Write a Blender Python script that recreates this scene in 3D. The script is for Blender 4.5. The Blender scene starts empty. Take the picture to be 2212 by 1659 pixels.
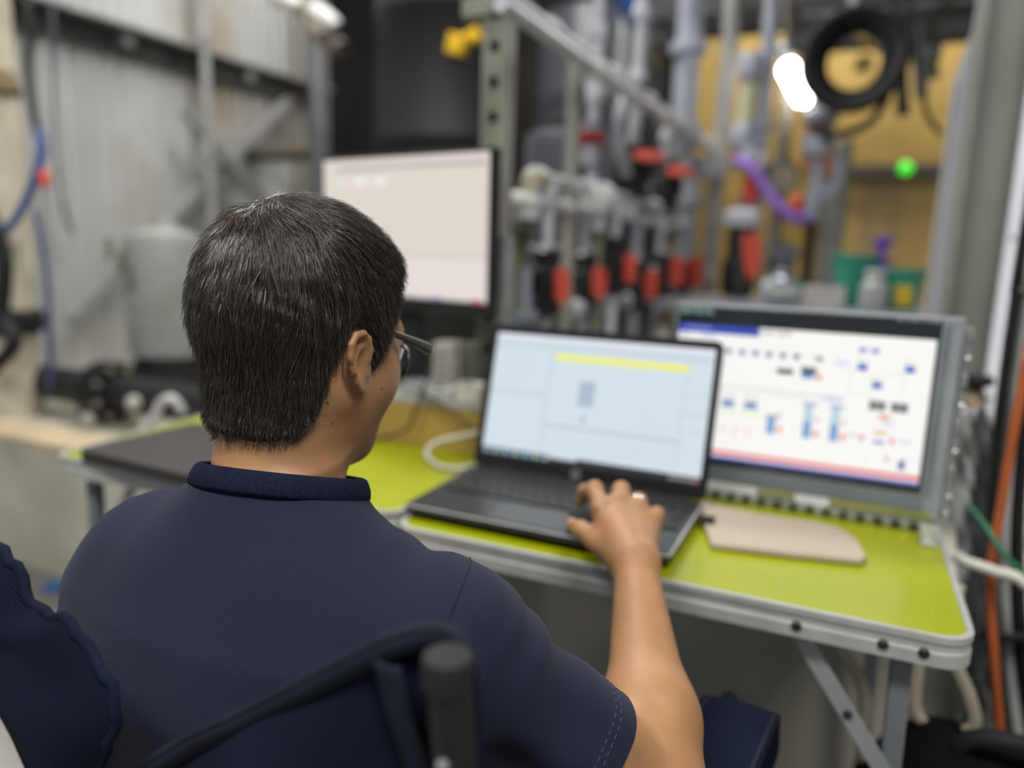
import bpy, bmesh, math, random
import numpy as np
from mathutils import Vector, Matrix

# ------------------------------------------------------------------ camera, world, lights, exposure
S = bpy.context.scene
COL = S.collection
rnd = random.Random(7)
CAM_Z = 1.10
F, CX, CY = 1620.0, 1106.0, 829.5                 # focal length and centre in photo pixels
PITCH, ROLL = math.atan((CY - 533) / F), 0.03


def _camera_basis():
    down = np.array([-math.sin(ROLL) * math.cos(PITCH), math.cos(ROLL) * math.cos(PITCH), math.sin(PITCH)])
    d = np.array([(1868 - CX) / F, (556 - CY) / F, 1.0])
    d -= down * d.dot(down)
    d /= np.linalg.norm(d)
    r = np.cross(d, -down)
    if r[0] < 0:
        r = -r
    return np.array([r, d, -down])


RC = _camera_basis()
cam_data = bpy.data.cameras.new('camera')
cam = bpy.data.objects.new('camera', cam_data)
COL.objects.link(cam)
_r, _d, _f = RC @ [1, 0, 0], RC @ [0, 1, 0], RC @ [0, 0, 1]
cam.matrix_world = Matrix(((_r[0], -_d[0], -_f[0], 0), (_r[1], -_d[1], -_f[1], 0), (_r[2], -_d[2], -_f[2], CAM_Z), (0, 0, 0, 1)))
cam_data.sensor_width = 36
cam_data.lens = 36 * F / 2212
cam_data.clip_start = 0.02
cam_data.dof.use_dof = True
cam_data.dof.focus_distance = 0.61
cam_data.dof.aperture_fstop = 1.75
S.camera = cam

W = bpy.data.worlds.new('hall_ambience')
S.world = W
W.use_nodes = True
W.node_tree.nodes['Background'].inputs[0].default_value = (0.86, 0.92, 1.0, 1)
W.node_tree.nodes['Background'].inputs[1].default_value = 0.26


def area_light(name, loc, target, sx, sy, power, col):
    l = bpy.data.lights.new(name, 'AREA')
    l.shape = 'RECTANGLE'
    l.size, l.size_y, l.energy, l.color = sx, sy, power, col
    o = bpy.data.objects.new(name, l)
    COL.objects.link(o)
    o.location = loc
    o.rotation_euler = (Vector(target) - Vector(loc)).to_track_quat('-Z', 'Y').to_euler()
    return o


# ceiling luminaires of the hall (their housings are built further down)
LUMINAIRES = [(1.0, -.55, 3.7, 1.5, .5), (-1.6, -0.9, 4.0, 1.5, .5), (-2.0, 2.7, 4.2, 1.5, .5), (-.25, 5.6, 3.65, 1.6, .5)]
for k, (lx, ly, lz, lw, ld) in enumerate(LUMINAIRES):
    area_light('luminaire_light', (lx, ly, lz - .08), (lx, ly, 0), lw, ld, (100, 88, 108, 58)[k], (1.0, .975, .93))

S.view_settings.view_transform = 'Standard'
S.view_settings.look = 'None'
S.view_settings.gamma = 1
S.view_settings.exposure = 0.0
S.view_settings.use_curve_mapping = False
S.cycles.use_denoising = True
S.cycles.max_bounces = 6


# ------------------------------------------------------------------ photo pixel -> place
def px(u, v, X=None, Y=None, Z=None, t=None):
    """point on the ray of photo pixel (u, v) where it meets the plane X=, Y= or Z= (or at axis depth t)"""
    q = RC @ np.array([(u - CX) / F, (v - CY) / F, 1.0])
    if X is not None:
        t = X / q[0]
    elif Y is not None:
        t = Y / q[1]
    elif Z is not None:
        t = (Z - CAM_Z) / q[2]
    p = q * t
    return Vector((p[0], p[1], p[2] + CAM_Z))


# ------------------------------------------------------------------ materials
MATS = {}


def M(name, col, rough=.55, metal=0., var=.18, scale=9., bump=0., bscale=80., emit=0., spec=.5, coat=0., stain=None, trans=0., sheen=0.):
    if name in MATS:
        return MATS[name]
    m = bpy.data.materials.new(name)
    m.use_nodes = True
    nt = m.node_tree
    b = nt.nodes['Principled BSDF']
    b.inputs['Roughness'].default_value = rough
    b.inputs['Metallic'].default_value = metal
    b.inputs['Specular IOR Level'].default_value = spec
    b.inputs['Coat Weight'].default_value = coat
    b.inputs['Transmission Weight'].default_value = trans
    b.inputs['Sheen Weight'].default_value = sheen
    tc = nt.nodes.new('ShaderNodeTexCoord')
    n = nt.nodes.new('ShaderNodeTexNoise')
    n.inputs['Scale'].default_value = scale
    n.inputs['Detail'].default_value = 5
    nt.links.new(tc.outputs['Object'], n.inputs['Vector'])
    r = nt.nodes.new('ShaderNodeValToRGB')
    r.color_ramp.elements[0].position = .3
    r.color_ramp.elements[1].position = .7
    lo = [max(0, c * (1 - var)) for c in col]
    hi = [min(1, c * (1 + var)) for c in col]
    r.color_ramp.elements[0].color = (*lo, 1)
    r.color_ramp.elements[1].color = (*hi, 1)
    nt.links.new(n.outputs['Fac'], r.inputs['Fac'])
    out = r.outputs['Color']
    if stain:
        n2 = nt.nodes.new('ShaderNodeTexNoise')
        n2.inputs['Scale'].default_value = stain[1]
        n2.inputs['Detail'].default_value = 6
        nt.links.new(tc.outputs['Object'], n2.inputs['Vector'])
        r2 = nt.nodes.new('ShaderNodeValToRGB')
        r2.color_ramp.elements[0].position = stain[2]
        r2.color_ramp.elements[1].position = stain[2] + .2
        nt.links.new(n2.outputs['Fac'], r2.inputs['Fac'])
        mx = nt.nodes.new('ShaderNodeMixRGB')
        mx.inputs['Color2'].default_value = (*stain[0], 1)
        nt.links.new(r2.outputs['Color'], mx.inputs['Fac'])
        nt.links.new(out, mx.inputs['Color1'])
        out = mx.outputs['Color']
    nt.links.new(out, b.inputs['Base Color'])
    if emit:
        nt.links.new(out, b.inputs['Emission Color'])
        b.inputs['Emission Strength'].default_value = emit
    if bump:
        n3 = nt.nodes.new('ShaderNodeTexNoise')
        n3.inputs['Scale'].default_value = bscale
        n3.inputs['Detail'].default_value = 3
        nt.links.new(tc.outputs['Object'], n3.inputs['Vector'])
        bp = nt.nodes.new('ShaderNodeBump')
        bp.inputs['Strength'].default_value = bump
        bp.inputs['Distance'].default_value = .004
        nt.links.new(n3.outputs['Fac'], bp.inputs['Height'])
        nt.links.new(bp.outputs['Normal'], b.inputs['Normal'])
    MATS[name] = m
    return m


def twill(name, col, freq=900., angle=.8, strength=.5):
    m = M(name, col, .85, var=.22, scale=14, spec=.12)
    nt = m.node_tree
    b = nt.nodes['Principled BSDF']
    tc = nt.nodes.new('ShaderNodeTexCoord')
    mp = nt.nodes.new('ShaderNodeMapping')
    mp.inputs['Rotation'].default_value = (0, angle, 0)
    w = nt.nodes.new('ShaderNodeTexWave')
    w.inputs['Scale'].default_value = freq
    w.inputs['Distortion'].default_value = 1.5
    bp = nt.nodes.new('ShaderNodeBump')
    bp.inputs['Strength'].default_value = strength
    bp.inputs['Distance'].default_value = .0012
    nt.links.new(tc.outputs['Object'], mp.inputs['Vector'])
    nt.links.new(mp.outputs['Vector'], w.inputs['Vector'])
    nt.links.new(w.outputs['Fac'], bp.inputs['Height'])
    nt.links.new(bp.outputs['Normal'], b.inputs['Normal'])
    old = b.inputs['Base Color'].links[0].from_socket
    mx = nt.nodes.new('ShaderNodeMixRGB')
    mx.blend_type = 'MULTIPLY'
    mx.inputs['Fac'].default_value = .55
    nt.links.new(old, mx.inputs['Color1'])
    nt.links.new(w.outputs['Color'], mx.inputs['Color2'])
    nt.links.new(mx.outputs['Color'], b.inputs['Base Color'])
    return m


def color_attr_material(name, emit=0., rough=.5, spec=.5, aniso=0.):
    m = bpy.data.materials.new(name)
    m.use_nodes = True
    nt = m.node_tree
    b = nt.nodes['Principled BSDF']
    a = nt.nodes.new('ShaderNodeAttribute')
    a.attribute_name = 'Col'
    b.inputs['Roughness'].default_value = rough
    b.inputs['Specular IOR Level'].default_value = spec
    b.inputs['Anisotropic'].default_value = aniso
    if emit:
        nt.links.new(a.outputs['Color'], b.inputs['Emission Color'])
        b.inputs['Emission Strength'].default_value = emit
        b.inputs['Base Color'].default_value = (.02, .02, .02, 1)
    else:
        nt.links.new(a.outputs['Color'], b.inputs['Base Color'])
    MATS[name] = m
    return m


# ------------------------------------------------------------------ scene tree helpers
def tag(o, label=None, cat=None, group=None, kind=None):
    if label:
        o['label'] = label
    if cat:
        o['category'] = cat
    if group:
        o['group'] = group
    if kind:
        o['kind'] = kind
    return o


def thing(name, label, cat, loc=(0, 0, 0), rz=0., group=None):
    o = bpy.data.objects.new(name, None)
    o.empty_display_size = .05
    COL.objects.link(o)
    o.location = loc
    o.rotation_euler = (0, 0, rz)
    return tag(o, label, cat, group)


def link_mesh(name, me, mat, parent=None, smooth=False):
    o = bpy.data.objects.new(name, me)
    COL.objects.link(o)
    if mat is not None:
        for mm in (mat if isinstance(mat, (list, tuple)) else [mat]):
            me.materials.append(mm)
    if smooth:
        me.polygons.foreach_set('use_smooth', [True] * len(me.polygons))
    if parent is not None:
        o.parent = parent
        # geometry is given in world coordinates: undo the parent's place
        pm = Matrix.Translation(parent.location) @ parent.rotation_euler.to_matrix().to_4x4()
        if parent.parent is not None:
            pp = parent.parent
            pm = Matrix.Translation(pp.location) @ pp.rotation_euler.to_matrix().to_4x4() @ parent.matrix_parent_inverse @ pm
        o.matrix_parent_inverse = pm.inverted()
    return o


class MB:
    """collects shapes of ONE part, then links them as one mesh object"""

    def __init__(self):
        self.bm = bmesh.new()

    def box(self, c, s, rot=None, bevel=0.):
        m = Matrix.Translation(c)
        if rot is not None:
            m = m @ (rot if isinstance(rot, Matrix) else Matrix.Rotation(rot, 4, 'Z'))
        g = bmesh.ops.create_cube(self.bm, size=1, matrix=m @ Matrix.Diagonal((s[0], s[1], s[2], 1)))
        if bevel:
            es = list({e for v in g['verts'] for e in v.link_edges})
            bmesh.ops.bevel(self.bm, geom=es, offset=bevel, segments=2, affect='EDGES', profile=.6)
        return self

    def bar(self, a, b, w, h, bevel=0., up=(0, 0, 1)):
        a, b = Vector(a), Vector(b)
        d = (b - a)
        L = d.length
        x = d.normalized()
        u = Vector(up)
        if abs(x.dot(u)) > .95:
            u = Vector((0, 1, 0))
        y = u.cross(x).normalized()
        z = x.cross(y)
        R = Matrix((x, y, z)).transposed().to_4x4()
        return self.box((a + b) / 2, (L, w, h), R, bevel)

    def tube(self, pts, r, n=10, caps=True, smooth_steps=0, closed=False, flat=1.):
        P = [Vector(p) for p in pts]
        rs = list(r) if isinstance(r, (list, tuple)) else [r] * len(P)
        if smooth_steps:
            Q, rq = [], []
            m = len(P)
            for i in range(m if closed else m - 1):
                p0, p1, p2, p3 = (P[(i - 1) % m] if closed or i else P[0]), P[i], P[(i + 1) % m], (P[(i + 2) % m] if closed or i + 2 < m else P[-1])
                for k in range(smooth_steps):
                    t = k / smooth_steps
                    Q.append(.5 * ((2 * p1) + (p2 - p0) * t + (2 * p0 - 5 * p1 + 4 * p2 - p3) * t * t + (3 * p1 - p0 - 3 * p2 + p3) * t ** 3))
                    rq.append(rs[i] * (1 - t) + rs[(i + 1) % m] * t)
            if not closed:
                Q.append(P[-1])
                rq.append(rs[-1])
            P, rs = Q, rq
        m = len(P)
        up = None
        rings = []
        for i in range(m):
            if closed:
                t = (P[(i + 1) % m] - P[i - 1]).normalized()
            else:
                t = (P[min(i + 1, m - 1)] - P[max(i - 1, 0)]).normalized()
            if up is None:
                up = Vector((0, 0, 1)) if abs(t.z) < .9 else Vector((0, 1, 0))
            x = t.cross(up)
            if x.length < 1e-5:
                x = t.orthogonal()
            x.normalize()
            y = x.cross(t).normalized()
            up = y
            rings.append([self.bm.verts.new(P[i] + (x * math.cos(a) + y * math.sin(a) * flat) * rs[i]) for a in [2 * math.pi * k / n for k in range(n)]])
        for i in range(m if closed else m - 1):
            A, B = rings[i], rings[(i + 1) % m]
            for k in range(n):
                self.bm.faces.new((A[k], A[(k + 1) % n], B[(k + 1) % n], B[k]))
        if caps and not closed:
            self.bm.faces.new(rings[0][::-1])
            self.bm.faces.new(rings[-1])
        return self

    def lathe(self, base, prof, n=20, axis=(0, 0, 1)):
        """prof: list of (radius, height along axis)"""
        ax = Vector(axis).normalized()
        x = ax.orthogonal().normalized()
        y = ax.cross(x)
        b = Vector(base)
        rings = []
        for r, h in prof:
            rings.append([self.bm.verts.new(b + ax * h + (x * math.cos(2 * math.pi * k / n) + y * math.sin(2 * math.pi * k / n)) * max(r, 1e-4)) for k in range(n)])
        for A, B in zip(rings, rings[1:]):
            for k in range(n):
                self.bm.faces.new((A[k], A[(k + 1) % n], B[(k + 1) % n], B[k]))
        self.bm.faces.new(rings[0][::-1])
        self.bm.faces.new(rings[-1])
        return self

    def prism(self, pts, vec, bevel=0.):
        """pts: a closed outline in space, pushed along vec"""
        v = Vector(vec)
        a = [self.bm.verts.new(Vector(p)) for p in pts]
        b = [self.bm.verts.new(Vector(p) + v) for p in pts]
        fs = [self.bm.faces.new(a[::-1]), self.bm.faces.new(b)]
        n = len(pts)
        for k in range(n):
            self.bm.faces.new((a[k], a[(k + 1) % n], b[(k + 1) % n], b[k]))
        return self

    def grid(self, fn, nu, nv):
        V = [[self.bm.verts.new(Vector(fn(i / nu, j / nv))) for j in range(nv + 1)] for i in range(nu + 1)]
        for i in range(nu):
            for j in range(nv):
                self.bm.faces.new((V[i][j], V[i + 1][j], V[i + 1][j + 1], V[i][j + 1]))
        return self

    def build(self, name, mat, parent=None, smooth=False, thick=0., subsurf=0, label=None):
        bmesh.ops.recalc_face_normals(self.bm, faces=self.bm.faces)
        me = bpy.data.meshes.new(name)
        self.bm.to_mesh(me)
        self.bm.free()
        o = link_mesh(name, me, mat, parent, smooth)
        if smooth == 'auto':
            me.polygons.foreach_set('use_smooth', [True] * len(me.polygons))
            me.set_sharp_from_angle(angle=math.radians(35))
        if thick:
            md = o.modifiers.new('thickness', 'SOLIDIFY')
            md.thickness = thick
            md.offset = 0
        if subsurf:
            md = o.modifiers.new('smooth', 'SUBSURF')
            md.levels = md.render_levels = subsurf
        if label:
            o['label'] = label
        return o


def rounded_rect(x0, y0, x1, y1, r, n=6):
    out = []
    for cx, cy, a0 in ((x1 - r, y1 - r, 0), (x0 + r, y1 - r, 90), (x0 + r, y0 + r, 180), (x1 - r, y0 + r, 270)):
        for k in range(n + 1):
            a = math.radians(a0 + 90 * k / n)
            out.append((cx + r * math.cos(a), cy + r * math.sin(a)))
    return out


def struct(o, kind='structure'):
    o['kind'] = kind
    return o


# ------------------------------------------------------------------ shared materials
ALU = M('brushed_aluminium', (.46, .47, .46), .42, .35, .12, 30)
STEEL = M('galvanised_steel', (.36, .38, .39), .45, .6, .2, 14)
PALEPIPE = M('pale_grey_plastic_pipe', (.50, .52, .57), .4, 0, .12, 10)
GREYPIPE = M('grey_plastic_pipe', (.29, .305, .34), .45, 0, .18, 12)
DARK = M('black_plastic', (.012, .012, .013), .42, 0, .2, 20)
MATTE = M('matte_black_rubber', (.010, .010, .011), .75, 0, .3, 25)
RED = M('red_plastic', (.60, .075, .05), .42, 0, .12, 20)
WHITE = M('white_plastic', (.66, .66, .64), .45, 0, .08, 12)
CREAM = M('cream_painted_steel', (.66, .60, .47), .55, 0, .15, 6, stain=((.36, .30, .22), 4, .62))
OCHRE = M('ochre_painted_board', (.36, .235, .055), .6, 0, .15, 4, bump=.15)
NAVY = twill('navy_canvas', (.0085, .0130, .035), 200, .8, .8)
NAVYTRIM = twill('dark_navy_webbing', (.020, .026, .040), 200, .1, .5)

# ------------------------------------------------------------------ the setting
PL_Y, PL_Z = 1.46, .43                                # front face and top of the concrete plinth
CONC = M('grey_concrete', (.43, .41, .34), .85, 0, .22, 3.2, bump=.5, bscale=30, stain=((.24, .23, .20), 2.2, .60))
FLOORM = M('dusty_concrete_floor', (.17, .16, .145), .8, 0, .25, 2.5, bump=.3, bscale=40, stain=((.09, .065, .045), 3, .62))
struct(MB().box((-1.9, 2.4, -.05), (14.2, 12, .1)).build('floor', FLOORM))
struct(MB().box((-1.0, PL_Y + 2.9, PL_Z / 2), (6.6, 5.8, PL_Z), None, .008).build('plinth_wall', CONC))
# tan edging board that lies along the plinth
struct(MB().box((-2.15, PL_Y + .075, PL_Z + .011), (1.55, .15, .022), None, .003).build('trim_1', M('tan_plywood', (.50, .40, .26), .6, 0, .15, 7)))

WX = -3.4
SHEET = M('weathered_sheet_metal', (.46, .46, .455), .6, .1, .13, 1.3, stain=((.31, .27, .21), 1.1, .52))
wl = struct(MB().box((WX - .12, 2.6, 2.2), (.1, 3.6, 4.4)).build('wall_left', M('wall_liner', (.2, .2, .2), .8)))


def corrugated(y0, y1, nrib):
    b = MB()
    pr = []
    for k in range(nrib):
        a = y0 + (y1 - y0) * k / nrib
        w = (y1 - y0) / nrib
        pr += [(a, 0), (a + w * .45, 0), (a + w * .58, .019), (a + w * .87, .019)]
    pr.append((y1, 0))
    V = [[b.bm.verts.new((WX + d, y, z)) for z in (.0, 4.4)] for y, d in pr]
    for A, B in zip(V, V[1:]):
        b.bm.faces.new((A[0], B[0], B[1], A[1]))
    return b.build('wall_sheet', SHEET, wl, thick=.002)


for k in range(4):
    corrugated(.8 + k * .85, .8 + (k + 1) * .85 + .02, 10)

# dark rear wall of the hall and the ochre boarded wall on the far side
struct(MB().box((-4.2, 7.05, 2.6), (10.0, .1, 5.2)).build('wall_back', M('dark_hall_wall', (.035, .033, .03), .8, 0, .3, 2)))
ow = struct(MB().box((1.8, 6.5, 2.6), (6.6, .08, 5.2)).build('wall_far_side', OCHRE))
BOARD = M('pale_pine_board', (.36, .25, .12), .6, 0, .2, 5)
for k in range(7):
    pz = .5 + .335 * k
    MB().box((px(1895, 480, Y=6.42).x, 6.43, 1.62 - .16 * k), (.56, .03, .15), None, .006).build('plank', BOARD, ow)
for uu in (1818, 1988):
    MB().box((px(uu, 480, Y=6.42).x, 6.43, .95), (.26, .035, 1.55), None, .006).build('stile', M('ochre_timber', (.42, .29, .10), .6, 0, .12, 3), ow)
MB().box((px(1925, 375, Y=6.4).x, 6.36, px(1925, 372, Y=6.4).z), (1.15, .12, .10), None, .01).build('rail', M('dark_steel_rail', (.05, .045, .035), .6), ow)
struct(MB().box((5.15, 2.6, 2.6), (.1, 8, 5.2)).build('wall_right', M('grey_block_wall', (.3, .3, .29), .8, 0, .15, 2)))

# ceiling luminaires
HOUS = M('white_luminaire_housing', (.7, .7, .7), .5)
GLOW = M('lit_diffuser', (1, .97, .92), .5, emit=3.0, var=.01)
for k, (lx, ly, lz, lw, ld) in enumerate(LUMINAIRES):
    t = thing('ceiling_luminaire', ('long white ceiling luminaire above the floor beside the chair', 'long white ceiling luminaire above the empty floor behind the chair',
                                    'long white ceiling luminaire above the corrugated wall', 'long white ceiling luminaire above the pipe rack')[k], 'ceiling light', (lx, ly, lz), 0, 'ceiling luminaires')
    MB().box((lx, ly, lz), (lw + .06, ld + .06, .08), None, .01).build('housing', HOUS, t)
    MB().box((lx, ly, lz - .05), (lw, ld, .02)).build('diffuser', GLOW, t)
    for sx in (-1, 1):
        MB().tube([(lx + sx * lw * .4, ly, lz + .04), (lx + sx * lw * .4, ly, 5.2)], .006, 6).build('hanger', STEEL, t)

# ------------------------------------------------------------------ folding table
LIME = M('lime_green_laminate', (.30, .335, .0015), .33, 0, .10, 3, bump=.12, bscale=420, coat=.15)
TZ = .70
table = thing('folding_table', 'lime-green aluminium folding table with rounded corners under the laptop', 'table', (-.2, 1.15, 0))


def leaf(x0, x1, yf, depth, yaw, pivot):
    R = Matrix.Translation(pivot) @ Matrix.Rotation(yaw, 4, 'Z') @ Matrix.Translation(-Vector(pivot))
    out = rounded_rect(x0, yf, x1, yf + depth, .035)
    inn = rounded_rect(x0 + .007, yf + .007, x1 - .007, yf + depth - .007, .029)
    t = MB()
    t.prism([R @ Vector((x, y, TZ - .012)) for x, y in inn], (0, 0, .0115))
    top = t.build('tabletop', LIME, table)
    r = MB()
    n = len(out)
    prof = [(inn, TZ - .004), (inn, TZ + .0015), (out, TZ + .0015), (out, TZ - .006), ('g', TZ - .010), ('g', TZ - .016), (out, TZ - .019), (out, TZ - .027), (out, TZ - .034), (inn, TZ - .036)]
    gro = rounded_rect(x0 + .0015, yf + .0015, x1 - .0015, yf + depth - .0015, .0335)
    rings = []
    for o, z in prof:
        rings.append([r.bm.verts.new(R @ Vector((x, y, z))) for x, y in (gro if o == 'g' else o)])
    for A, B in zip(rings, rings[1:]):
        for k in range(n):
            r.bm.faces.new((A[k], A[(k + 1) % n], B[(k + 1) % n], B[k]))
    rim = r.build('rim', ALU, table)
    MB().prism([R @ Vector((x, y, TZ - .030)) for x, y in inn], (0, 0, .004)).build('underside', M('table_underside', (.12, .12, .12), .7), table)
    return R


RL = leaf(-.578, .151, .872, .56, math.radians(.9), (.151, .872, 0))
LL = leaf(-1.312, -.592, .872, .56, math.radians(4.0), (-1.0, .872, 0))


def leg_set(R, xl, xb, side):
    for yy in (.905, 1.385):
        a, b = R @ Vector((xl, yy, TZ - .034)), R @ Vector((xl + side * .015, yy, 0))
        lg = MB().bar(a, b, .022, .022, .003).build('leg', M('grey_leg_paint', (.17, .19, .21), .5, .3), table)
        MB().box(b + Vector((0, 0, .012)), (.028, .028, .024), None, .004).build('foot_cap', DARK, lg)
        c, d = R @ Vector((xb, yy - .014, TZ - .03)), R @ Vector((xl + side * .006, yy - .014, .50))
        br = MB().bar(c, d, .004, .020, .001).build('brace', M('pale_brace_steel', (.36, .39, .39), .45, .5), table)
        for f in (.04, .55, .96):
            p = c.lerp(d, f)
            MB().lathe(p - Vector((0, .001, 0)), [(.0055, 0), (.0055, .003), (.003, .0045)], 8, (0, -1, 0)).build('rivet', DARK, br)
    MB().bar(R @ Vector((xl, .905, .12)), R @ Vector((xl, 1.385, .12)), .016, .016, .003).build('leg_stretcher', M('grey_leg_paint', (.2, .2, .2)), table)


leg_set(RL, .085, -.030, 1)
leg_set(LL, -1.245, -1.13, -1)
for xx in (-.028, .062, .102):
    p = RL @ Vector((xx, .8718, TZ - .020))
    MB().lathe(p, [(.006, 0), (.006, .0012), (.0035, .003)], 10, (0, -1, 0)).build('rim_rivet', DARK, table)
for yy in (.95, 1.35):
    MB().box((-.585, yy, TZ - .022), (.05, .05, .01), None, .002).build('hinge', STEEL, table)

# ------------------------------------------------------------------ laptop in use
lap = thing('laptop', 'open black laptop with lit screen in front of the seated man', 'laptop', (-.385, 1.0, TZ + .001))
LX0, LX1, LYF, LYB = -.585, -.184, .897, 1.122
DECK = M('dark_grey_laptop_deck', (.030, .031, .034), .32, .3, .1, 30, bump=.05, bscale=900)
d = MB()
V = []
for x, y in rounded_rect(LX0, LYF, LX1, LYB + .01, .014):
    f = (y - LYF) / (LYB - LYF)
    V.append((x, y, f))
bot = [d.bm.verts.new((x * .985 + .015 * (LX0 + LX1) / 2, LYF + .012 + (y - LYF) * .94, TZ + .003)) for x, y, f in V]
mid = [d.bm.verts.new((x, y, TZ + .0135 + .002 * f)) for x, y, f in V]
top = [d.bm.verts.new((x * .995 + .005 * (LX0 + LX1) / 2, LYF + .002 + (y - LYF) * .985, TZ + .0185 + .002 * f)) for x, y, f in V]
n = len(V)
for A, B in ((bot, mid), (mid, top)):
    for k in range(n):
        d.bm.faces.new((A[k], A[(k + 1) % n], B[(k + 1) % n], B[k]))
d.bm.faces.new(bot[::-1])
d.bm.faces.new(top)
deck = d.build('deck', DECK, lap)
MB().prism([(x, y, TZ + .0188) for x, y in rounded_rect(LX0 + .003, LYF + .003, LX1 - .003, LYF + .006, .001, 2)], (0, 0, .0012)).build('edge_strip', ALU, lap)
MB().prism([(LX1 - .004, LYF + .006, TZ + .0185), (LX1 - .001, LYF + .006, TZ + .0185), (LX1 - .001, LYB, TZ + .0205), (LX1 - .004, LYB, TZ + .0205)], (0, 0, .001)).build('edge_strip', ALU, lap)


def dz(y):
    return TZ + .0187 + .002 * (y - LYF) / (LYB - LYF)


KEY = M('black_keycap', (.013, .013, .014), .45, 0, .1)
km = None
kb_y0 = 1.005
MB().box(((LX0 + LX1) / 2, 1.048, dz(1.048) + .0002), (.372, .098, .0006)).build('keyboard_tray', MATTE, lap)
for r in range(6):
    yy = kb_y0 + r * .0172
    x = LX0 + .018
    widths = [1.0] * 18
    if r == 0:
        widths = [1.2, 1, 1, 1.2, 5.2, 1.2, 1, 1, 1, 1, 1, 1, 1.4]
    if r == 1:
        widths = [2.1] + [1] * 10 + [2.5] + [1] * 3
    if r == 2:
        widths = [1.7] + [1] * 11 + [1.9] + [1] * 3
    for w in widths:
        ww = w * .0203
        if x + ww > LX1 - .012:
            break
        if km is None:
            ko = MB().box((0, 0, 0), (1, 1, 1)).build('key', KEY, lap)
            km = ko.data
        else:
            ko = bpy.data.objects.new('key', km)
            COL.objects.link(ko)
            ko.parent = lap
            ko.matrix_parent_inverse = Matrix.Translation(lap.location).inverted()
        ko.location = (x + ww / 2, yy, dz(yy) + .0014)
        ko.scale = (ww - .003, .0142, .0018)
        x += ww
MB().prism([(x, y, dz(y) - .0002) for x, y in rounded_rect(-.455, .915, -.335, .985, .004, 3)], (0, 0, .0006)).build('touchpad', M('touchpad_surface', (.045, .046, .05), .3, .2), lap)
# lid: hinge line at the back of the deck, leaning back a little
HB = Vector(((LX0 + LX1) / 2, LYB + .004, TZ + .021))
lean = math.radians(15)
LW, LH = LX1 - LX0, .252
RLID = Matrix.Translation(HB) @ Matrix.Rotation(-lean, 4, 'X')       # local x right, z up the lid, -y towards the man


def lidp(x, z, y=0.):
    return RLID @ Vector((x, y, z))


lid = MB().prism([lidp(x, z, 0) for x, z in rounded_rect(-LW / 2, .003, LW / 2, LH, .012)], (RLID.to_3x3() @ Vector((0, .008, 0)))).build('lid', M('black_lid_bezel', (.008, .008, .009), .35), lap)
MB().tube([lidp(-LW * .42, .0, .004), lidp(LW * .42, .0, .004)], .006, 10).build('hinge_bar', DARK, lap)
SCR = color_attr_material('lit_screen', 1.0, .25)


def screen(name, parent, fn, rects, step, nrm):
    """rects: (x0, y0, x1, y1, colour, layer) in 0..1 of the screen, y down; one mesh, flat print"""
    me = bpy.data.meshes.new(name)
    vs, fs, cs = [], [], []
    for x0, y0, x1, y1, c, ly in rects:
        k = len(vs)
        for x, y in ((x0, y1), (x1, y1), (x1, y0), (x0, y0)):
            vs.append(fn(x, y) + nrm * (.0003 + ly * .00012))
        fs.append((k, k + 1, k + 2, k + 3))
        cs.append(c)
    me.from_pydata(vs, [], fs)
    ca = me.color_attributes.new('Col', 'FLOAT_COLOR', 'CORNER')
    buf = []
    for c in cs:
        buf += [*c, 1.0] * 4
    ca.data.foreach_set('color', buf)
    return link_mesh(name, me, SCR, parent)


def lscr(x, y):
    return lidp(-LW / 2 + .013 + x * (LW - .024), .238 - y * (.238 - .026), 0)


bg = (.64, .73, .79)
rows = [(0, 0, 1, 1, bg, 0), (0, 0, 1, .035, (.78, .82, .88), 1), (0, .035, 1, .09, (.60, .68, .76), 1), (.0, .09, 1, .10, (.5, .55, .62), 1),
        (.28, .10, .287, .93, (.50, .58, .62), 1), (.30, .135, .90, .182, (.86, .87, .13), 2), (.30, .182, .90, .20, (.66, .74, .75), 2),
        (.89, .10, .894, .93, (.5, .56, .62), 1), (.0, .28, .28, .285, (.62, .72, .68), 1), (.0, .475, .28, .485, (.42, .47, .5), 1),
        (.43, .33, .505, .53, (.42, .52, .62), 3), (.46, .60, .475, .66, (.35, .45, .6), 3), (.285, .70, .89, .712, (.40, .45, .5), 2), (.285, .73, .89, .74, (.6, .66, .7), 2),
        (.36, .80, .89, .806, (.55, .6, .66), 2), (.36, .86, .89, .866, (.55, .6, .66), 2), (.895, .35, 1, .355, (.5, .56, .62), 1), (.895, .5, 1, .505, (.45, .52, .58), 1), (.895, .62, 1, .625, (.5, .56, .62), 1),
        (0, .945, 1, 1, (.018, .02, .026), 2), (.33, .945, .46, .965, (.6, .66, .7), 3)]
for k in range(13):
    rows.append((.01 + k * .025, .955, .024 + k * .025, .99, [(.5, .6, .62), (.1, .35, .6), (.65, .65, .5), (.1, .4, .45)][k % 4], 3))
for k in range(9):
    rows.append((.87 + k * .014, .958, .878 + k * .014, .985, (.35, .35, .36) if k < 8 else (.7, .2, .15), 3))
for k in range(14):
    rows.append((.02 + .05 * (k % 3), .12 + k * .024, .12 + .05 * (k % 3) + rnd.random() * .08, .128 + k * .024, (.60, .70, .74), 2))
for k in range(9):
    rows.append((.445, .345 + k * .02, .495, .352 + k * .02, (.36, .45, .58), 4))
nl = RLID.to_3x3() @ Vector((0, -1, 0))
screen('screen', lap, lscr, rows, 0, nl)


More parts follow.
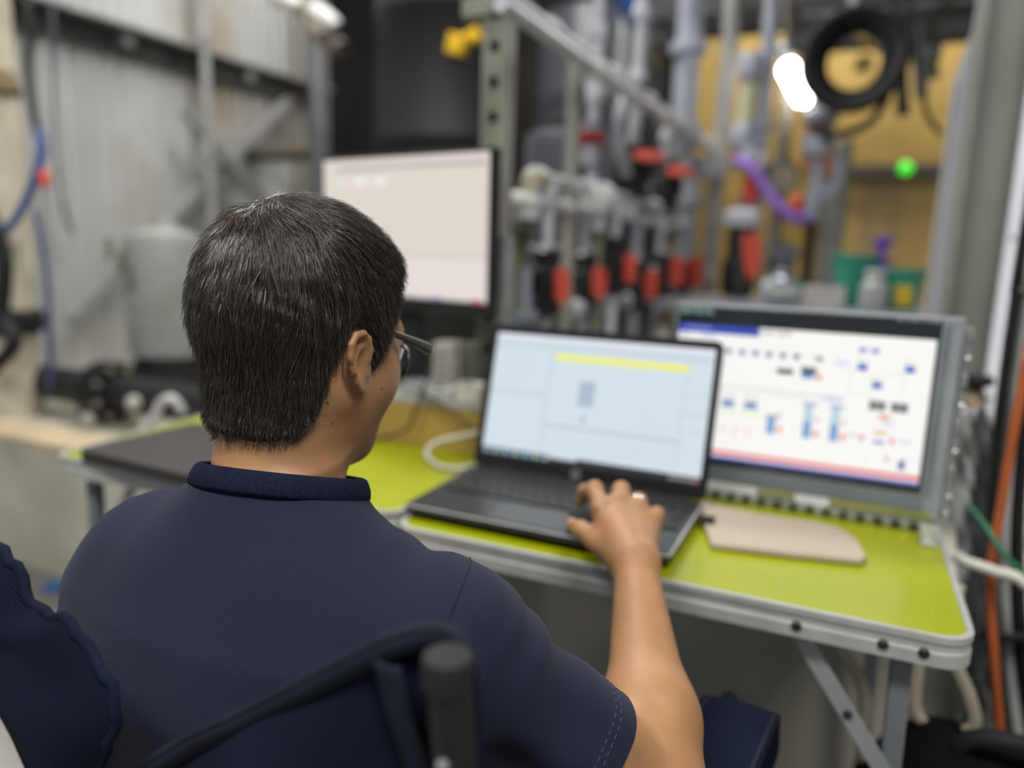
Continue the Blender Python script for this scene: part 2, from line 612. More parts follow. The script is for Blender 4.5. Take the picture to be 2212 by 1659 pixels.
def text_part(name, body, size, mat, parent, M4, extrude=.0003):
    cu = bpy.data.curves.new(name, 'FONT')
    cu.body = body
    cu.size = size
    cu.extrude = extrude
    cu.align_x = 'CENTER'
    cu.align_y = 'CENTER'
    tmp = bpy.data.objects.new(name + '_text', cu)
    COL.objects.link(tmp)
    bpy.context.view_layer.update()
    me = bpy.data.meshes.new_from_object(tmp.evaluated_get(bpy.context.evaluated_depsgraph_get()))
    bpy.data.objects.remove(tmp)
    me.name = name
    me.transform(M4)
    me.materials.clear()
    return link_mesh(name, me, mat, parent)


LOGO = M('silver_logo', (.42, .43, .44), .35, .4)
lc = lidp(-.012, .0135, -.0006)
RF = RLID.to_3x3().to_4x4() @ Matrix.Rotation(math.pi / 2, 4, 'X')
MB().tube([lidp(-.012 + .0072 * math.cos(a), .0135 + .0072 * math.sin(a), -.0005) for a in [k * math.pi / 12 for k in range(24)]], .0007, 6, closed=True).build('logo_ring', LOGO, lap)
text_part('logo_letters', 'hp', .0125, LOGO, lap, Matrix.Translation(lc) @ RF)

# mouse under the hand
ms = thing('computer_mouse', 'small black mouse under the man\'s right hand on the laptop', 'mouse', (-.308, .946, dz(.95) + .0004), math.radians(8))
mloc = ms.location.copy()
RM = Matrix.Translation(mloc) @ Matrix.Rotation(math.radians(8), 4, 'Z')


def mouse_shell(u, v):
    a = 2 * math.pi * u
    r = math.sin(v * math.pi / 2)
    cx, sy = math.cos(a), math.sin(a)
    x = .029 * r * math.copysign(abs(cx) ** .8, cx) * (1 - .08 * sy)
    y = .046 * r * math.copysign(abs(sy) ** .85, sy)
    z = .034 * max(0., math.cos(v * math.pi / 2)) ** .55 * (1 - .18 * sy * r)
    return RM @ Vector((x, y, z))


MB().grid(mouse_shell, 28, 10).build('mouse_body', MATTE, ms, smooth=True)
MB().lathe(RM @ Vector((-.003, .026, .024)), [(.0085, 0), (.009, .002), (.009, .004), (.0085, .006)], 14, RM.to_3x3() @ Vector((1, 0, 0))).build('scroll_wheel', M('grey_rubber_wheel', (.12, .14, .15), .5), ms)
MB().box(RM @ Vector((0, .02, .0262)), (.0008, .03, .004)).build('button_gap', MATTE, ms)

# ------------------------------------------------------------------ industrial panel computer
IY = 1.235
ipc = thing('panel_computer', 'grey industrial panel computer with white process diagram standing behind the laptop', 'panel computer', (-.065, IY + .04, TZ + .001))
x0, x1, z0, z1 = -.272, .140, TZ + .002, 1.018
FRAME = M('pale_grey_metal_frame', (.27, .29, .315), .45, 0, .1, 20)
GLASS = M('dark_glass_front', (.020, .025, .030), .16, 0, .1, 5, spec=.6)
MB().box(((x0 + x1) / 2, IY + .007, (z0 + z1) / 2 + .012), (x1 - x0, .012, z1 - z0 - .022), None, .003).build('front_frame', FRAME, ipc)
MB().box(((x0 + x1) / 2 + .0, IY + .042, (z0 + z1) / 2 + .005), (x1 - x0 - .03, .058, z1 - z0 - .05), None, .004).build('rear_housing', STEEL, ipc)
gx0, gx1, gz0, gz1 = x0 + .004, x1 - .028, z0 + .052, z1 - .004
MB().box(((gx0 + gx1) / 2, IY + .0004, (gz0 + gz1) / 2), (gx1 - gx0, .0016, gz1 - gz0), None, .0006).build('front_glass', GLASS, ipc)
MB().box(((x0 + x1) / 2 - .01, IY + .0002, z0 + .038), (x1 - x0 - .026, .0015, .022)).build('lower_trim', M('blue_grey_trim', (.16, .19, .22), .3), ipc)
MB().box((x1 - .020, IY + .0002, (z0 + z1) / 2 + .02), (.008, .0015, z1 - z0 - .06)).build('side_groove', M('blue_grey_trim', (.16, .19, .22)), ipc)
cTL, cTR, cBR = px(1468, 697, Y=IY), px(2027, 735, Y=IY), px(1980, 1051, Y=IY)
sx0, sx1, sz1, sz0 = cTL.x, (cTR.x + cBR.x) / 2, (cTL.z + cTR.z) / 2, cBR.z


def iscr(x, y):
    return Vector((sx0 + x * (sx1 - sx0), IY - .0006, sz1 + y * (sz0 - sz1)))


wbg = (.93, .92, .89)
R2 = [(0, 0, 1, 1, wbg, 0), (0, 0, .34, .062, (.03, .06, .42), 1), (.34, .005, 1, .035, (.95, .94, .90), 1), (.34, .01, .40, .045, (.6, .63, .62), 2), (.41, .01, .47, .045, (.66, .62, .55), 2),
      (.03, .02, .14, .03, (.4, .45, .8), 2), (.01, .075, .04, .09, (.3, .35, .8), 2), (.10, .07, .16, .085, (.5, .5, .8), 2), (0, .93, 1, .955, (.80, .10, .12), 2), (0, .955, 1, .98, (.72, .62, .70), 2), (0, .98, 1, 1, (.03, .05, .38), 2),
      (0, .44, .62, .452, (.66, .66, .64), 1), (0, .475, .62, .482, (.8, .8, .78), 1)]
for k in range(8):
    R2.append((.10 + .055 * k, .165, .125 + .055 * k, .195, (.10, .13, .22), 2))
    R2.append((.107 + .055 * k, .197, .118 + .055 * k, .21, (.25, .4, .75), 2))
R2 += [(.425, .275, .49, .315, (.10, .10, .10), 2), (.52, .25, .58, .30, (.10, .12, .16), 2), (.525, .30, .57, .33, (.10, .25, .6), 3), (.58, .30, .60, .335, (.75, .2, .12), 2), (.57, .17, .60, .20, (.25, .25, .25), 2),
       (.73, .085, .76, .115, (.2, .25, .6), 2), (.775, .085, .805, .115, (.2, .25, .6), 2), (.65, .175, .70, .23, (.78, .78, .90), 1), (.62, .44, .69, .475, (.55, .66, .8), 2)]
for cx, cy in ((.75, .21), (.81, .325), (.92, .20)):
    R2 += [(cx - .018, cy - .025, cx + .018, cy, (.35, .45, .6), 2), (cx - .018, cy, cx + .018, cy + .03, (.05, .06, .5), 2), (cx - .02, cy - .06, cx - .01, cy - .04, (.75, .7, .3), 2)]
for a, b, c, e in ((.71, .24, .712, .40), (.71, .24, .74, .244), (.71, .40, .80, .404), (.90, .25, .902, .38), (.83, .25, .90, .254)):
    R2.append((a, b, c, e, (.6, .62, .85), 1))
for cx in (.06, .145, .235, .33):
    R2 += [(cx - .03, .50, cx + .03, .525, (.75, .75, .74), 1), (cx - .025, .545, cx + .027, .565, (.10, .14, .25), 2), (cx - .025, .565, cx + .027, .595, (.16, .35, .65), 2), (cx - .028, .61, cx - .012, .65, (.85, .83, .5), 2), (cx + .012, .61, cx + .03, .65, (.85, .83, .5), 2)]
for k in range(6):
    R2.append((.05 + .055 * k, .74, .058 + .055 * k, .79, (.85, .5, .5), 2))
for cx, t0 in ((.42, .64), (.565, .52), (.67, .52)):
    for j in range(int((.76 - t0) / .024)):
        y = t0 + j * .024
        R2.append((cx - .017, y, cx + .017, y + .021, (.12, .30, .60) if y > .62 else (.45, .60, .72), 2))
    R2 += [(cx - .024, t0 - .02, cx + .03, t0, (.30, .42, .60), 2), (cx + .025, .70, cx + .045, .74, (.80, .30, .2), 2), (cx + .022, .60, cx + .042, .63, (.82, .55, .5), 2)]
R2 += [(.79, .44, .85, .505, (.12, .12, .13), 2), (.87, .44, .93, .505, (.12, .12, .13), 2), (.83, .535, .87, .56, (.75, .25, .1), 2), (.84, .58, .89, .60, (.6, .68, .85), 2), (.82, .65, .865, .67, (.75, .40, .12), 2),
       (.82, .715, .86, .735, (.12, .12, .5), 2), (.77, .69, .785, .725, (.8, .15, .2), 2), (.88, .69, .895, .725, (.8, .15, .2), 2), (.72, .69, .765, .705, (.6, .62, .85), 2), (.91, .69, .955, .705, (.6, .62, .85), 2),
       (.80, .84, .802, .87, (.8, .3, .3), 2), (.87, .82, .885, .85, (.8, .3, .35), 2), (.92, .83, .945, .90, (.15, .25, .45), 2)]
for k in range(4):
    R2.append((.80 + .001, .45 + .013 * k, .84, .455 + .013 * k, (.4, .4, .4), 3))
    R2.append((.88, .45 + .013 * k, .92, .455 + .013 * k, (.4, .4, .4), 3))
screen('screen', ipc, iscr, R2, 0, Vector((0, -1, 0)))
FRONT = Matrix.Rotation(math.pi / 2, 4, 'X')
text_part('maker_name', 'SIEMENS', .0145, M('teal_print', (.40, .60, .54), .5), ipc, Matrix.Translation((px(1505, 671, Y=IY).x, IY - .0006, px(1505, 671, Y=IY).z)) @ FRONT)
pz = px(1990, 693, Y=IY)
for k, w in enumerate((.007, .005, .008, .004, .006, .009)):
    MB().box((pz.x - .027 + k * .0095, IY - .0006, pz.z), (w, .0004, .0035)).build('model_print', M('grey_print', (.25, .26, .27), .5), ipc)
# perforated mounting rail down its side and along its foot
for k in range(26):
    zz = z0 + .012 + k * .0115
    MB().box((x1 + .008, IY + .022, zz), (.008, .034 + .004 * (k % 2), .0065), Matrix.Rotation(.3 * (k % 3 - 1), 4, 'X'), .001).build('side_fin', M('bright_zinc', (.55, .57, .56), .3, .8), ipc)
MB().box((x1 + .004, IY + .025, (z0 + z1) / 2), (.004, .05, z1 - z0 - .03)).build('side_plate', STEEL, ipc)
for k in range(34):
    xx = x0 + .004 + k * .0121
    MB().box((xx, IY - .012, z0 + .005), (.0075, .018, .008), None, .001).build('foot_slot', DARK if k % 2 else M('bright_zinc', (.55, .57, .56)), ipc)
MB().box(((x0 + x1) / 2, IY - .002, z0 + .006), (x1 - x0 + .005, .006, .012)).build('foot_rail', M('bright_zinc', (.55, .57, .56)), ipc)
for xx, w in ((x0 + .09, .12), (x0 + .235, .05)):
    MB().box((xx, IY - .001, z0 + .016), (w, .002, .015), None, .0005).build('type_label', WHITE, ipc)
cl = thing('plastic_clip', 'clear plastic clip at the foot of the panel computer near the table edge', 'clip', (.124, 1.175, TZ + .0008))
CLEAR = M('cloudy_clear_plastic', (.75, .78, .70), .2, 0, .05, trans=.55)
MB().box((.124, 1.19, TZ + .012), (.022, .004, .022), None, .001).build('clip_back', CLEAR, cl)
MB().box((.124, 1.175, TZ + .0028), (.022, .03, .003), None, .001).build('clip_foot', CLEAR, cl)
for s in (-1, 1):
    MB().box((.124 + s * .009, 1.178, TZ + .009), (.003, .022, .012), None, .001).build('clip_rib', CLEAR, cl)

# wooden board lying on the table
WOOD = M('pale_beech_laminate', (.42, .35, .275), .45, 0, .10, 3)
nt = WOOD.node_tree
pts = [px(1535, 1187, Z=TZ), px(1700, 1207, Z=TZ), px(1860, 1224, Z=TZ), px(1869, 1214, Z=TZ), px(1850, 1180, Z=TZ), px(1820, 1158, Z=TZ), px(1775, 1143, Z=TZ), px(1640, 1122, Z=TZ), px(1517, 1095, Z=TZ), px(1512, 1120, Z=TZ)]
bd = MB().prism([p + Vector((0, 0, .0012)) for p in pts], (0, 0, .009)).build('wooden_board', WOOD)
tag(bd, 'pale wooden offcut board with one curved end lying on the lime table', 'board')
md = bd.modifiers.new('edge', 'BEVEL')
md.width = .002
md.segments = 2
# memory stick between laptop and board
us = thing('usb_receiver', 'tiny black plug sticking out of the laptop side by the wooden board', 'plug', (-.178, 1.03, TZ + .012))
MB().box((-.176, 1.075, TZ + .0155), (.022, .014, .007), None, .0015).build('plug_body', DARK, us)
MB().box((-.163, 1.075, TZ + .0155), (.006, .016, .009), None, .002).build('plug_grip', MATTE, us)

# ------------------------------------------------------------------ ochre crate on the table with the far monitor
cr = thing('ochre_crate', 'low ochre wooden crate on the table behind the laptop', 'crate', (-.80, 1.33, TZ + .001))
cz1 = px(950, 866, Y=1.26).z
for yy in (1.256, 1.416):
    MB().box((-.80, yy, (TZ + .001 + cz1 - .01) / 2), (.50, .012, cz1 - .01 - TZ - .001), None, .001).build('crate_side', OCHRE, cr)
for xx in (-1.044, -.556):
    MB().box((xx, 1.336, (TZ + .001 + cz1 - .01) / 2), (.012, .148, cz1 - .01 - TZ - .001), None, .001).build('crate_end', OCHRE, cr)
MB().box((-.80, 1.336, cz1 - .004), (.51, .175, .012), None, .001).build('crate_lid', M('grey_crate_lid', (.32, .31, .28), .6), cr)
mon = thing('desktop_monitor', 'black desktop monitor with a bright blank document on the crate', 'monitor', (-.92, 1.39, cz1 + .003))
a, b = px(1062, 326, t=1.45), px(697, 350, t=1.73)
mr, ml = Vector((a.x, a.y, 0)), Vector((b.x, b.y, 0))
mx = (mr - ml).normalized()
mn = Vector((mx.y, -mx.x, 0))
mw = (mr - ml).length
mz0, mz1 = .962, 1.285
cen = (mr + ml) / 2
RMo = Matrix((mx, -mn, Vector((0, 0, 1)))).transposed().to_4x4()
MB().box(cen - mn * .014 + Vector((0, 0, (mz0 + mz1) / 2)), (mw + .012, .026, mz1 - mz0 + .008), RMo, .004).build('monitor_case', DARK, mon)


def mscr(x, y):
    p = ml.lerp(mr, .008 + x * .984)
    return Vector((p.x, p.y, mz1 - .004 + y * (mz0 + .022 - mz1 + .004))) + mn * .0003


mb = (.72, .65, .59)
R3 = [(0, 0, 1, 1, mb, 0), (.1, .055, .98, .085, (.46, .42, .40), 1), (.25, .075, .95, .08, (.6, .56, .54), 1), (.02, .10, .98, .105, (.72, .66, .61), 1), (0, .68, 1, .71, (.66, .60, .56), 1), (0, .71, 1, 1, (.76, .70, .655), 1),
      (.08, .14, .16, .2, (.72, .74, .68), 1), (.2, .14, .3, .19, (.85, .84, .8), 1), (.34, .14, .42, .19, (.85, .84, .8), 1), (.92, .975, .98, .995, (.6, .05, .06), 2), (.7, .98, .75, .995, (.1, .1, .5), 2), (0, .985, 1, 1, (.04, .035, .04), 1)]
screen('screen', mon, mscr, R3, 0, mn)
MB().box(cen - mn * .034 + Vector((0, 0, .90)), (.07, .018, .22), RMo, .004).build('stand_neck', DARK, mon)
MB().box(cen - mn * .01 + Vector((0, 0, cz1 + .008)), (.22, .10, .010), RMo, .003).build('stand_foot', DARK, mon)
MB().box(cen - mn * .05 + Vector((0, 0, 1.02)), (.09, .016, .09), RMo, .003).build('stand_mount', MATTE, mon)

# small things on the crate
p = px(968, 740, Y=1.345)
dk = thing('docking_box', 'upright beige-grey docking box under the far monitor', 'electronics box', (p.x, 1.345, cz1 + .003))
MB().box((p.x, 1.345, cz1 + .056), (.045, .05, .104), None, .003).build('box_shell', M('beige_grey_plastic', (.33, .32, .28), .5), dk)
for k in range(4):
    MB().box((p.x, 1.3195, cz1 + .03 + k * .018), (.032, .001, .004)).build('vent_slot', DARK, dk)
p = px(1020, 720, Y=1.38)
ps = thing('power_adapter', 'upright olive-black power adapter behind the laptop lid', 'power adapter', (p.x, 1.38, cz1 + .003))
MB().box((p.x, 1.38, cz1 + .055), (.035, .04, .10), None, .004).build('adapter_shell', M('olive_black_plastic', (.09, .09, .07), .5), ps)
MB().tube([(p.x, 1.38, cz1 + .105), (p.x + .01, 1.385, cz1 + .14), (p.x + .05, 1.39, cz1 + .10), (p.x + .06, 1.39, cz1 + .01)], .003, 6, smooth_steps=4).build('adapter_cable', DARK, ps)
for (u, v, w, hh, lab, c) in ((905, 815, .055, .028, 'grey network switch on the crate beside the man\'s cheek', (.30, .31, .33)), (955, 815, .06, .022, 'pale grey keypad on the crate in front of the docking box', (.42, .42, .40)), (1018, 800, .05, .035, 'cream connector block on the crate next to the laptop lid', (.55, .53, .47))):
    q = px(u, v, Y=1.285)
    e = thing('small_device', lab, 'device', (q.x, 1.285, cz1 + .003))
    MB().box((q.x, 1.285, cz1 + .003 + hh / 2), (w, .045, hh), Matrix.Rotation(.2, 4, 'Z'), .003).build('device_case', M('device_%d' % u, c, .5), e)
    MB().box((q.x, 1.27, cz1 + .004 + hh), (w * .5, .006, .003), None, .001).build('port_strip', DARK, e)
# black cables in front of the crate, and the pale cable looping to the laptop
for pp, lab in (([(930, 795), (900, 880), (875, 930), (800, 960)], 'thin black cable hanging down the crate beside the chin'),
                ([(905, 845), (965, 880), (1010, 915), (1040, 940)], 'thin black cable slanting across the crate towards the laptop')):
    P = [px(u, v, Y=1.240 - .006 * i) for i, (u, v) in enumerate(pp)]
    P[-1].z = max(P[-1].z, TZ + .005)
    tag(MB().tube(P, .0028, 8, smooth_steps=6).build('thin_cable', DARK, smooth=True), lab, 'cable')
P = [px(1045, 933, Y=1.205), px(1000, 942, Y=1.20), px(945, 955, Y=1.19), px(922, 978, Y=1.17), px(940, 1003, Z=TZ + .006), px(985, 1013, Z=TZ + .006), px(1030, 1005, Z=TZ + .006)]
tag(MB().tube(P, .005, 10, smooth_steps=6).build('pale_cable', M('pale_grey_cable', (.50, .48, .40), .5), smooth=True), 'thick pale grey cable looping out from behind the laptop', 'cable')

# closed dark laptop on the other half of the table
cl2 = thing('closed_laptop', 'dark closed laptop lying on the far half of the lime table', 'laptop', (-1.1, 1.0, TZ + .002))
q = [px(168, 974, Z=TZ + .02), px(445, 1040, Z=TZ + .02), None, px(397, 925, Z=TZ + .02)]
ex = (q[1] - q[0]).normalized()
ey = Vector((-ex.y, ex.x, 0))
o0 = q[0]
out = [o0 + ex * x + ey * y for x, y in rounded_rect(0, 0, .40, .25, .012)]
MB().prism([Vector((p.x, p.y, TZ + .0025)) for p in out], (0, 0, .010)).build('laptop_base', M('dark_brown_grey_case', (.035, .032, .032), .4, .2), cl2)
MB().prism([Vector((p.x, p.y, TZ + .0145)) for p in out], (0, 0, .009)).build('laptop_lid', M('dark_lid', (.045, .040, .040), .4, .2), cl2)
MB().prism([Vector((p.x, p.y, TZ + .0125)) for p in [o0 + ex * x + ey * y for x, y in rounded_rect(.003, .003, .397, .247, .01)]], (0, 0, .002)).build('lid_gap', ALU, cl2)

# ------------------------------------------------------------------ folding chair
CHY = .318
ch = thing('camping_chair', 'navy canvas folding camping chair with slack backrest under the man', 'chair', (-.43, .55, 0))
edge_r = [(262, 1725), (300, 1659), (420, 1585), (540, 1530), (640, 1478), (760, 1415), (850, 1372), (905, 1355), (950, 1352), (985, 1362), (1012, 1395), (1022, 1450)]
ER = [px(u, v, Y=CHY + .004 * math.sin(i)) for i, (u, v) in enumerate(edge_r)]


def poly_at(P, f):
    L = [0]
    for a_, b_ in zip(P, P[1:]):
        L.append(L[-1] + (b_ - a_).length)
    s = f * L[-1]
    for i in range(len(P) - 1):
        if s <= L[i + 1] + 1e-9:
            return P[i].lerp(P[i + 1], (s - L[i]) / max(1e-9, L[i + 1] - L[i]))
    return P[-1].copy()


def back_panel(u, v):
    p = poly_at(ER, u)
    bx = -.34 + .215 * u                        # where the cloth ends lower down
    q = Vector((bx, CHY + .0, .50))
    p2 = p.lerp(q, v)
    fold = .010 * math.sin(9 * u + 4 * v) * math.sin(math.pi * min(1, v * 1.6)) + .006 * math.sin(23 * u - 7 * v) * v
    bulge = -.02 * math.sin(math.pi * u) * math.sin(math.pi * min(1., v * 1.5))
    return p2 + Vector((0, fold + bulge, 0))


MB().grid(back_panel, 60, 40).build('backrest', NAVY, ch, smooth=True, thick=.004)
# webbing along the top edge
wb = MB()
nn = 70
A, B = [], []
TH = [poly_at(ER, k / nn) for k in range(nn + 1)]
for k in range(nn + 1):
    tdir = (TH[min(k + 1, nn)] - TH[max(k - 1, 0)]).normalized()
    nrm = Vector((tdir.z, 0, -tdir.x))
    if nrm.z > 0 and k < nn * .75:
        nrm = -nrm
    A.append(wb.bm.verts.new(TH[k] - nrm * .003 + Vector((0, -.004, 0))))
    B.append(wb.bm.verts.new(TH[k] + nrm * .011 + Vector((0, -.0055, 0))))
for k in range(nn):
    wb.bm.faces.new((A[k], A[k + 1], B[k + 1], B[k]))
wb.build('edge_binding', NAVYTRIM, ch, smooth=True, thick=.003)
MB().tube([p + Vector((0, -.002, 0)) for p in TH], .0042, 8).build('edge_cord', NAVYTRIM, ch, smooth=True)
# pocket strap beside the post
sp = [px(u, v, Y=CHY - .009) for u, v in ((838, 1432), (862, 1540), (900, 1640), (918, 1720))]
sb = MB()
def strap(u, v):
    p = poly_at(sp, u)
    return p + Vector(((v - .5) * .017, -.002 * math.sin(math.pi * v), 0))
sb.grid(strap, 16, 4).build('post_sleeve', NAVYTRIM, ch, smooth=True, thick=.003)
BLK = M('worn_black_enamel', (.010, .0095, .009), .40, 0, .3, 40)
pt = px(966, 1438, Y=CHY - .020)
MB().tube([pt, (pt.x + .016, pt.y + .05, .40), (pt.x + .02, pt.y + .10, .05)], .0115, 16).build('back_post', BLK, ch, smooth='auto')
cp = MB()
cp.lathe(pt - Vector((.0, 0, .010)), [(.0128, 0), (.0130, .012), (.0122, .0155), (.009, .017)], 20, (0, 0, 1))
cp.build('post_cap', MATTE, ch, smooth='auto')
MB().lathe(px(958, 1652, Y=CHY - .033), [(.003, 0), (.003, .002), (.0015, .0032)], 10, (0, -1, 0)).build('post_rivet', STEEL, ch)
# slack corner of the backrest on the other side
LYc = .315
outl = [(-420, 1010), (-200, 1090), (0, 1180), (42, 1225), (70, 1300), (100, 1322), (150, 1338), (185, 1385), (215, 1432), (243, 1480), (258, 1545), (240, 1600), (205, 1680), (190, 1760)]
EL = [px(u, v, Y=LYc - .012 * i / 13) for i, (u, v) in enumerate(outl)]
inn_ = [(-420, 1260), (-260, 1320), (-120, 1410), (-40, 1470), (0, 1535), (30, 1590), (60, 1659), (90, 1740), (110, 1800)]
IL = [px(u, v, Y=LYc - .03) for u, v in inn_]


def left_panel(u, v):
    a_, b_ = poly_at(EL, u), poly_at(IL, u)
    p = a_.lerp(b_, v)
    return p + Vector((0, .006 * math.sin(17 * u + 5 * v) * math.sin(math.pi * v) - .010 * math.sin(math.pi * v), 0))


MB().grid(left_panel, 60, 18).build('backrest_corner', NAVY, ch, smooth=True, thick=.004)
MB().tube([poly_at(EL, k / 60) + Vector((0, -.001 + .0015 * math.sin(k * 1.9), .0015 * math.sin(k * 2.7))) for k in range(61)], .0038, 8).build('edge_cord', twill('faded_navy_binding', (.012, .018, .045), 600, .3, .5), ch, smooth=True)
ivory = M('ivory_cotton_lining', (.80, .78, .70), .9, 0, .06, 5, bump=.2)


def lining(u, v):
    a_ = poly_at(IL, u)
    return a_ + Vector((-.02 * v - .02, .008 + .01 * v, -.16 * v + .01))


MB().grid(lining, 20, 8).build('backrest_lining', ivory, ch, smooth=True, thick=.003)
# rest of the chair frame
for X in (-.69,):
    MB().tube([(X, CHY - .01, .93), (X - .016, .36, .40), (X - .02, .42, .05)], .0115, 12).build('back_post', BLK, ch, smooth='auto')


def seat(u, v):
    x = -.68 + .50 * u
    return Vector((x, .36 + .46 * v, .425 - .045 * math.sin(math.pi * u) * math.sin(math.pi * min(1, .15 + v)) + .02 * v))


MB().grid(seat, 20, 16).build('seat', NAVY, ch, smooth=True, thick=.005)
for (a_, b_) in (((-.68, .84, .45), (-.66, .30, .01)), ((-.18, .84, .45), (-.20, .30, .01)), ((-.68, .38, .42), (-.67, .88, .01)), ((-.18, .38, .42), (-.19, .88, .01))):
    lg = MB().tube([a_, b_], .009, 10).build('leg', BLK, ch, smooth='auto')
    MB().lathe(Vector(b_) - Vector((0, 0, .01)), [(.016, 0), (.016, .02), (.011, .035)], 10).build('foot', DARK, lg)
for X in (-.70, -.09):
    MB().tube([(X + (.03 if X > -.4 else -.03) * 0, .83, .595), (X * .9 - .06, .86, .03)], .009, 10).build('arm_post', BLK, ch, smooth='auto')
# armrests: wide padded canvas straps that droop over the front
aR = [px(1470, 1640, Y=.40) * 0 + Vector((-.115, .36, .66)), Vector((-.10, .56, .60)), px(1600, 1530, Y=.80)]
for X, sx in ((0, 1), (-.655, -1)):
    def arm(u, v, X=X):
        c = poly_at([aR[0], aR[1], aR[2], aR[2] + Vector((.0, .018, -.012)), aR[2] + Vector((.004, .024, -.09))], u)
        return c + Vector((X + (v - .5) * .082 * (1 - .25 * max(0, u - .93) / .07), 0, -.004 * abs(v - .5) * 2))
    an = MB().grid(arm, 40, 8).build('armrest', NAVY, ch, smooth=True, thick=.016)
    an.modifiers['thickness'].use_rim = True
    seam = []
    for e in (.06, .94):
        MB().tube([Vector(arm(k / 40, e)) + Vector((0, -.004, .009)) for k in range(41)], .003, 6).build('piping', NAVYTRIM, an)

# ------------------------------------------------------------------ the seated man (signed distance shapes, one continuous surface)
def v3(*a):
    return np.array(a, np.float32)


def ln(P):
    return np.sqrt((P * P).sum(-1))


def sd_cap(P, a, b, ra, rb):
    a, b = np.asarray(a, np.float32), np.asarray(b, np.float32)
    ab = b - a
    h = np.clip(((P - a) @ ab) / max(1e-9, float(ab @ ab)), 0, 1)
    return ln(P - a - h[:, None] * ab) - (ra + (rb - ra) * h)


def sd_ell(P, c, r):
    q = (P - np.asarray(c, np.float32))
    r = np.asarray(r, np.float32)
    k0 = ln(q / r)
    k1 = ln(q / (r * r)) + 1e-9
    return k0 * (k0 - 1) / k1


def smin(a, b, k):
    h = np.maximum(k - np.abs(a - b), 0) / k
    return np.minimum(a, b) - h * h * k * .25


def smax(a, b, k):
    return -smin(-a, -b, k)


def surface(fn, lo, hi, res):
    """sparse surface nets of fn(P)->distance; returns vertices and quads"""
    lo, hi = np.asarray(lo, float), np.asarray(hi, float)
    B = 16
    bs = B * res
    nb = np.ceil((hi - lo) / bs).astype(int) + 1
    gi = np.stack(np.meshgrid(*[np.arange(n) for n in nb], indexing='ij'), -1).reshape(-1, 3)
    cen = (lo + (gi + .5) * bs).astype(np.float32)
    keep = gi[np.abs(fn(cen)) < bs * 1.25]
    n1 = B + 1
    loc = np.stack(np.meshgrid(*[np.arange(n1)] * 3, indexing='ij'), -1).reshape(-1, 3)
    big = 4096
    ids, vs, ek, ea, es = [], [], [], [], []
    E = [((0, 0, 0), (1, 0, 0)), ((0, 1, 0), (1, 1, 0)), ((0, 0, 1), (1, 0, 1)), ((0, 1, 1), (1, 1, 1)), ((0, 0, 0), (0, 1, 0)), ((1, 0, 0), (1, 1, 0)),
         ((0, 0, 1), (0, 1, 1)), ((1, 0, 1), (1, 1, 1)), ((0, 0, 0), (0, 0, 1)), ((1, 0, 0), (1, 0, 1)), ((0, 1, 0), (0, 1, 1)), ((1, 1, 0), (1, 1, 1))]
    for b in keep:
        g0 = b * B
        P = (lo + (loc + g0) * res).astype(np.float32)
        D = fn(P).reshape(n1, n1, n1)
        if D.min() > 0 or D.max() < 0:
            continue
        N = D < 0
        c = [N[i:i + B, j:j + B, k:k + B] for i in (0, 1) for j in (0, 1) for k in (0, 1)]
        tot = sum(x.astype(np.int8) for x in c)
        idx = np.argwhere((tot > 0) & (tot < 8))
        if len(idx) == 0:
            continue
        acc = np.zeros((len(idx), 3))
        cnt = np.zeros(len(idx))
        for s, e in E:
            ds = D[idx[:, 0] + s[0], idx[:, 1] + s[1], idx[:, 2] + s[2]]
            de = D[idx[:, 0] + e[0], idx[:, 1] + e[1], idx[:, 2] + e[2]]
            m = (ds < 0) != (de < 0)
            t = np.where(m, ds / np.where(m, ds - de, 1), 0)
            s_, e_ = np.array(s), np.array(e)
            acc += np.where(m[:, None], s_ + t[:, None] * (e_ - s_), 0)
            cnt += m
        gg = idx + g0
        vs.append(lo + (gg + acc / cnt[:, None]) * res)
        ids.append((gg[:, 0] * big + gg[:, 1]) * big + gg[:, 2])
        for ax in range(3):
            off = [0, 0, 0]
            off[ax] = 1
            a_ = N[:B, :B, :B]
            b_ = N[off[0]:off[0] + B, off[1]:off[1] + B, off[2]:off[2] + B]
            e_i = np.argwhere(a_ != b_)
            if len(e_i):
                ek.append(e_i + g0)
                ea.append(np.full(len(e_i), ax))
                es.append(a_[e_i[:, 0], e_i[:, 1], e_i[:, 2]])
    ids = np.concatenate(ids)
    vs = np.concatenate(vs)
    o = np.argsort(ids)
    ids, vs = ids[o], vs[o]
    ek, ea, es = np.concatenate(ek), np.concatenate(ea), np.concatenate(es)
    quads = []
    for ax in range(3):
        m = ea == ax
        k, sgn = ek[m], es[m]
        u, w = [(1, 2), (2, 0), (0, 1)][ax]
        corners = []
        ok = np.ones(len(k), bool)
        for du, dw in ((0, 0), (-1, 0), (-1, -1), (0, -1)):
            g = k.copy()
            g[:, u] += du
            g[:, w] += dw
            key = (g[:, 0] * big + g[:, 1]) * big + g[:, 2]
            p = np.clip(np.searchsorted(ids, key), 0, len(ids) - 1)
            ok &= ids[p] == key
            corners.append(p)
        q = np.stack(corners, 1)
        q = np.where(sgn[:, None], q, q[:, ::-1])[ok]
        quads.append(q)
    return vs.astype(np.float32), np.concatenate(quads)


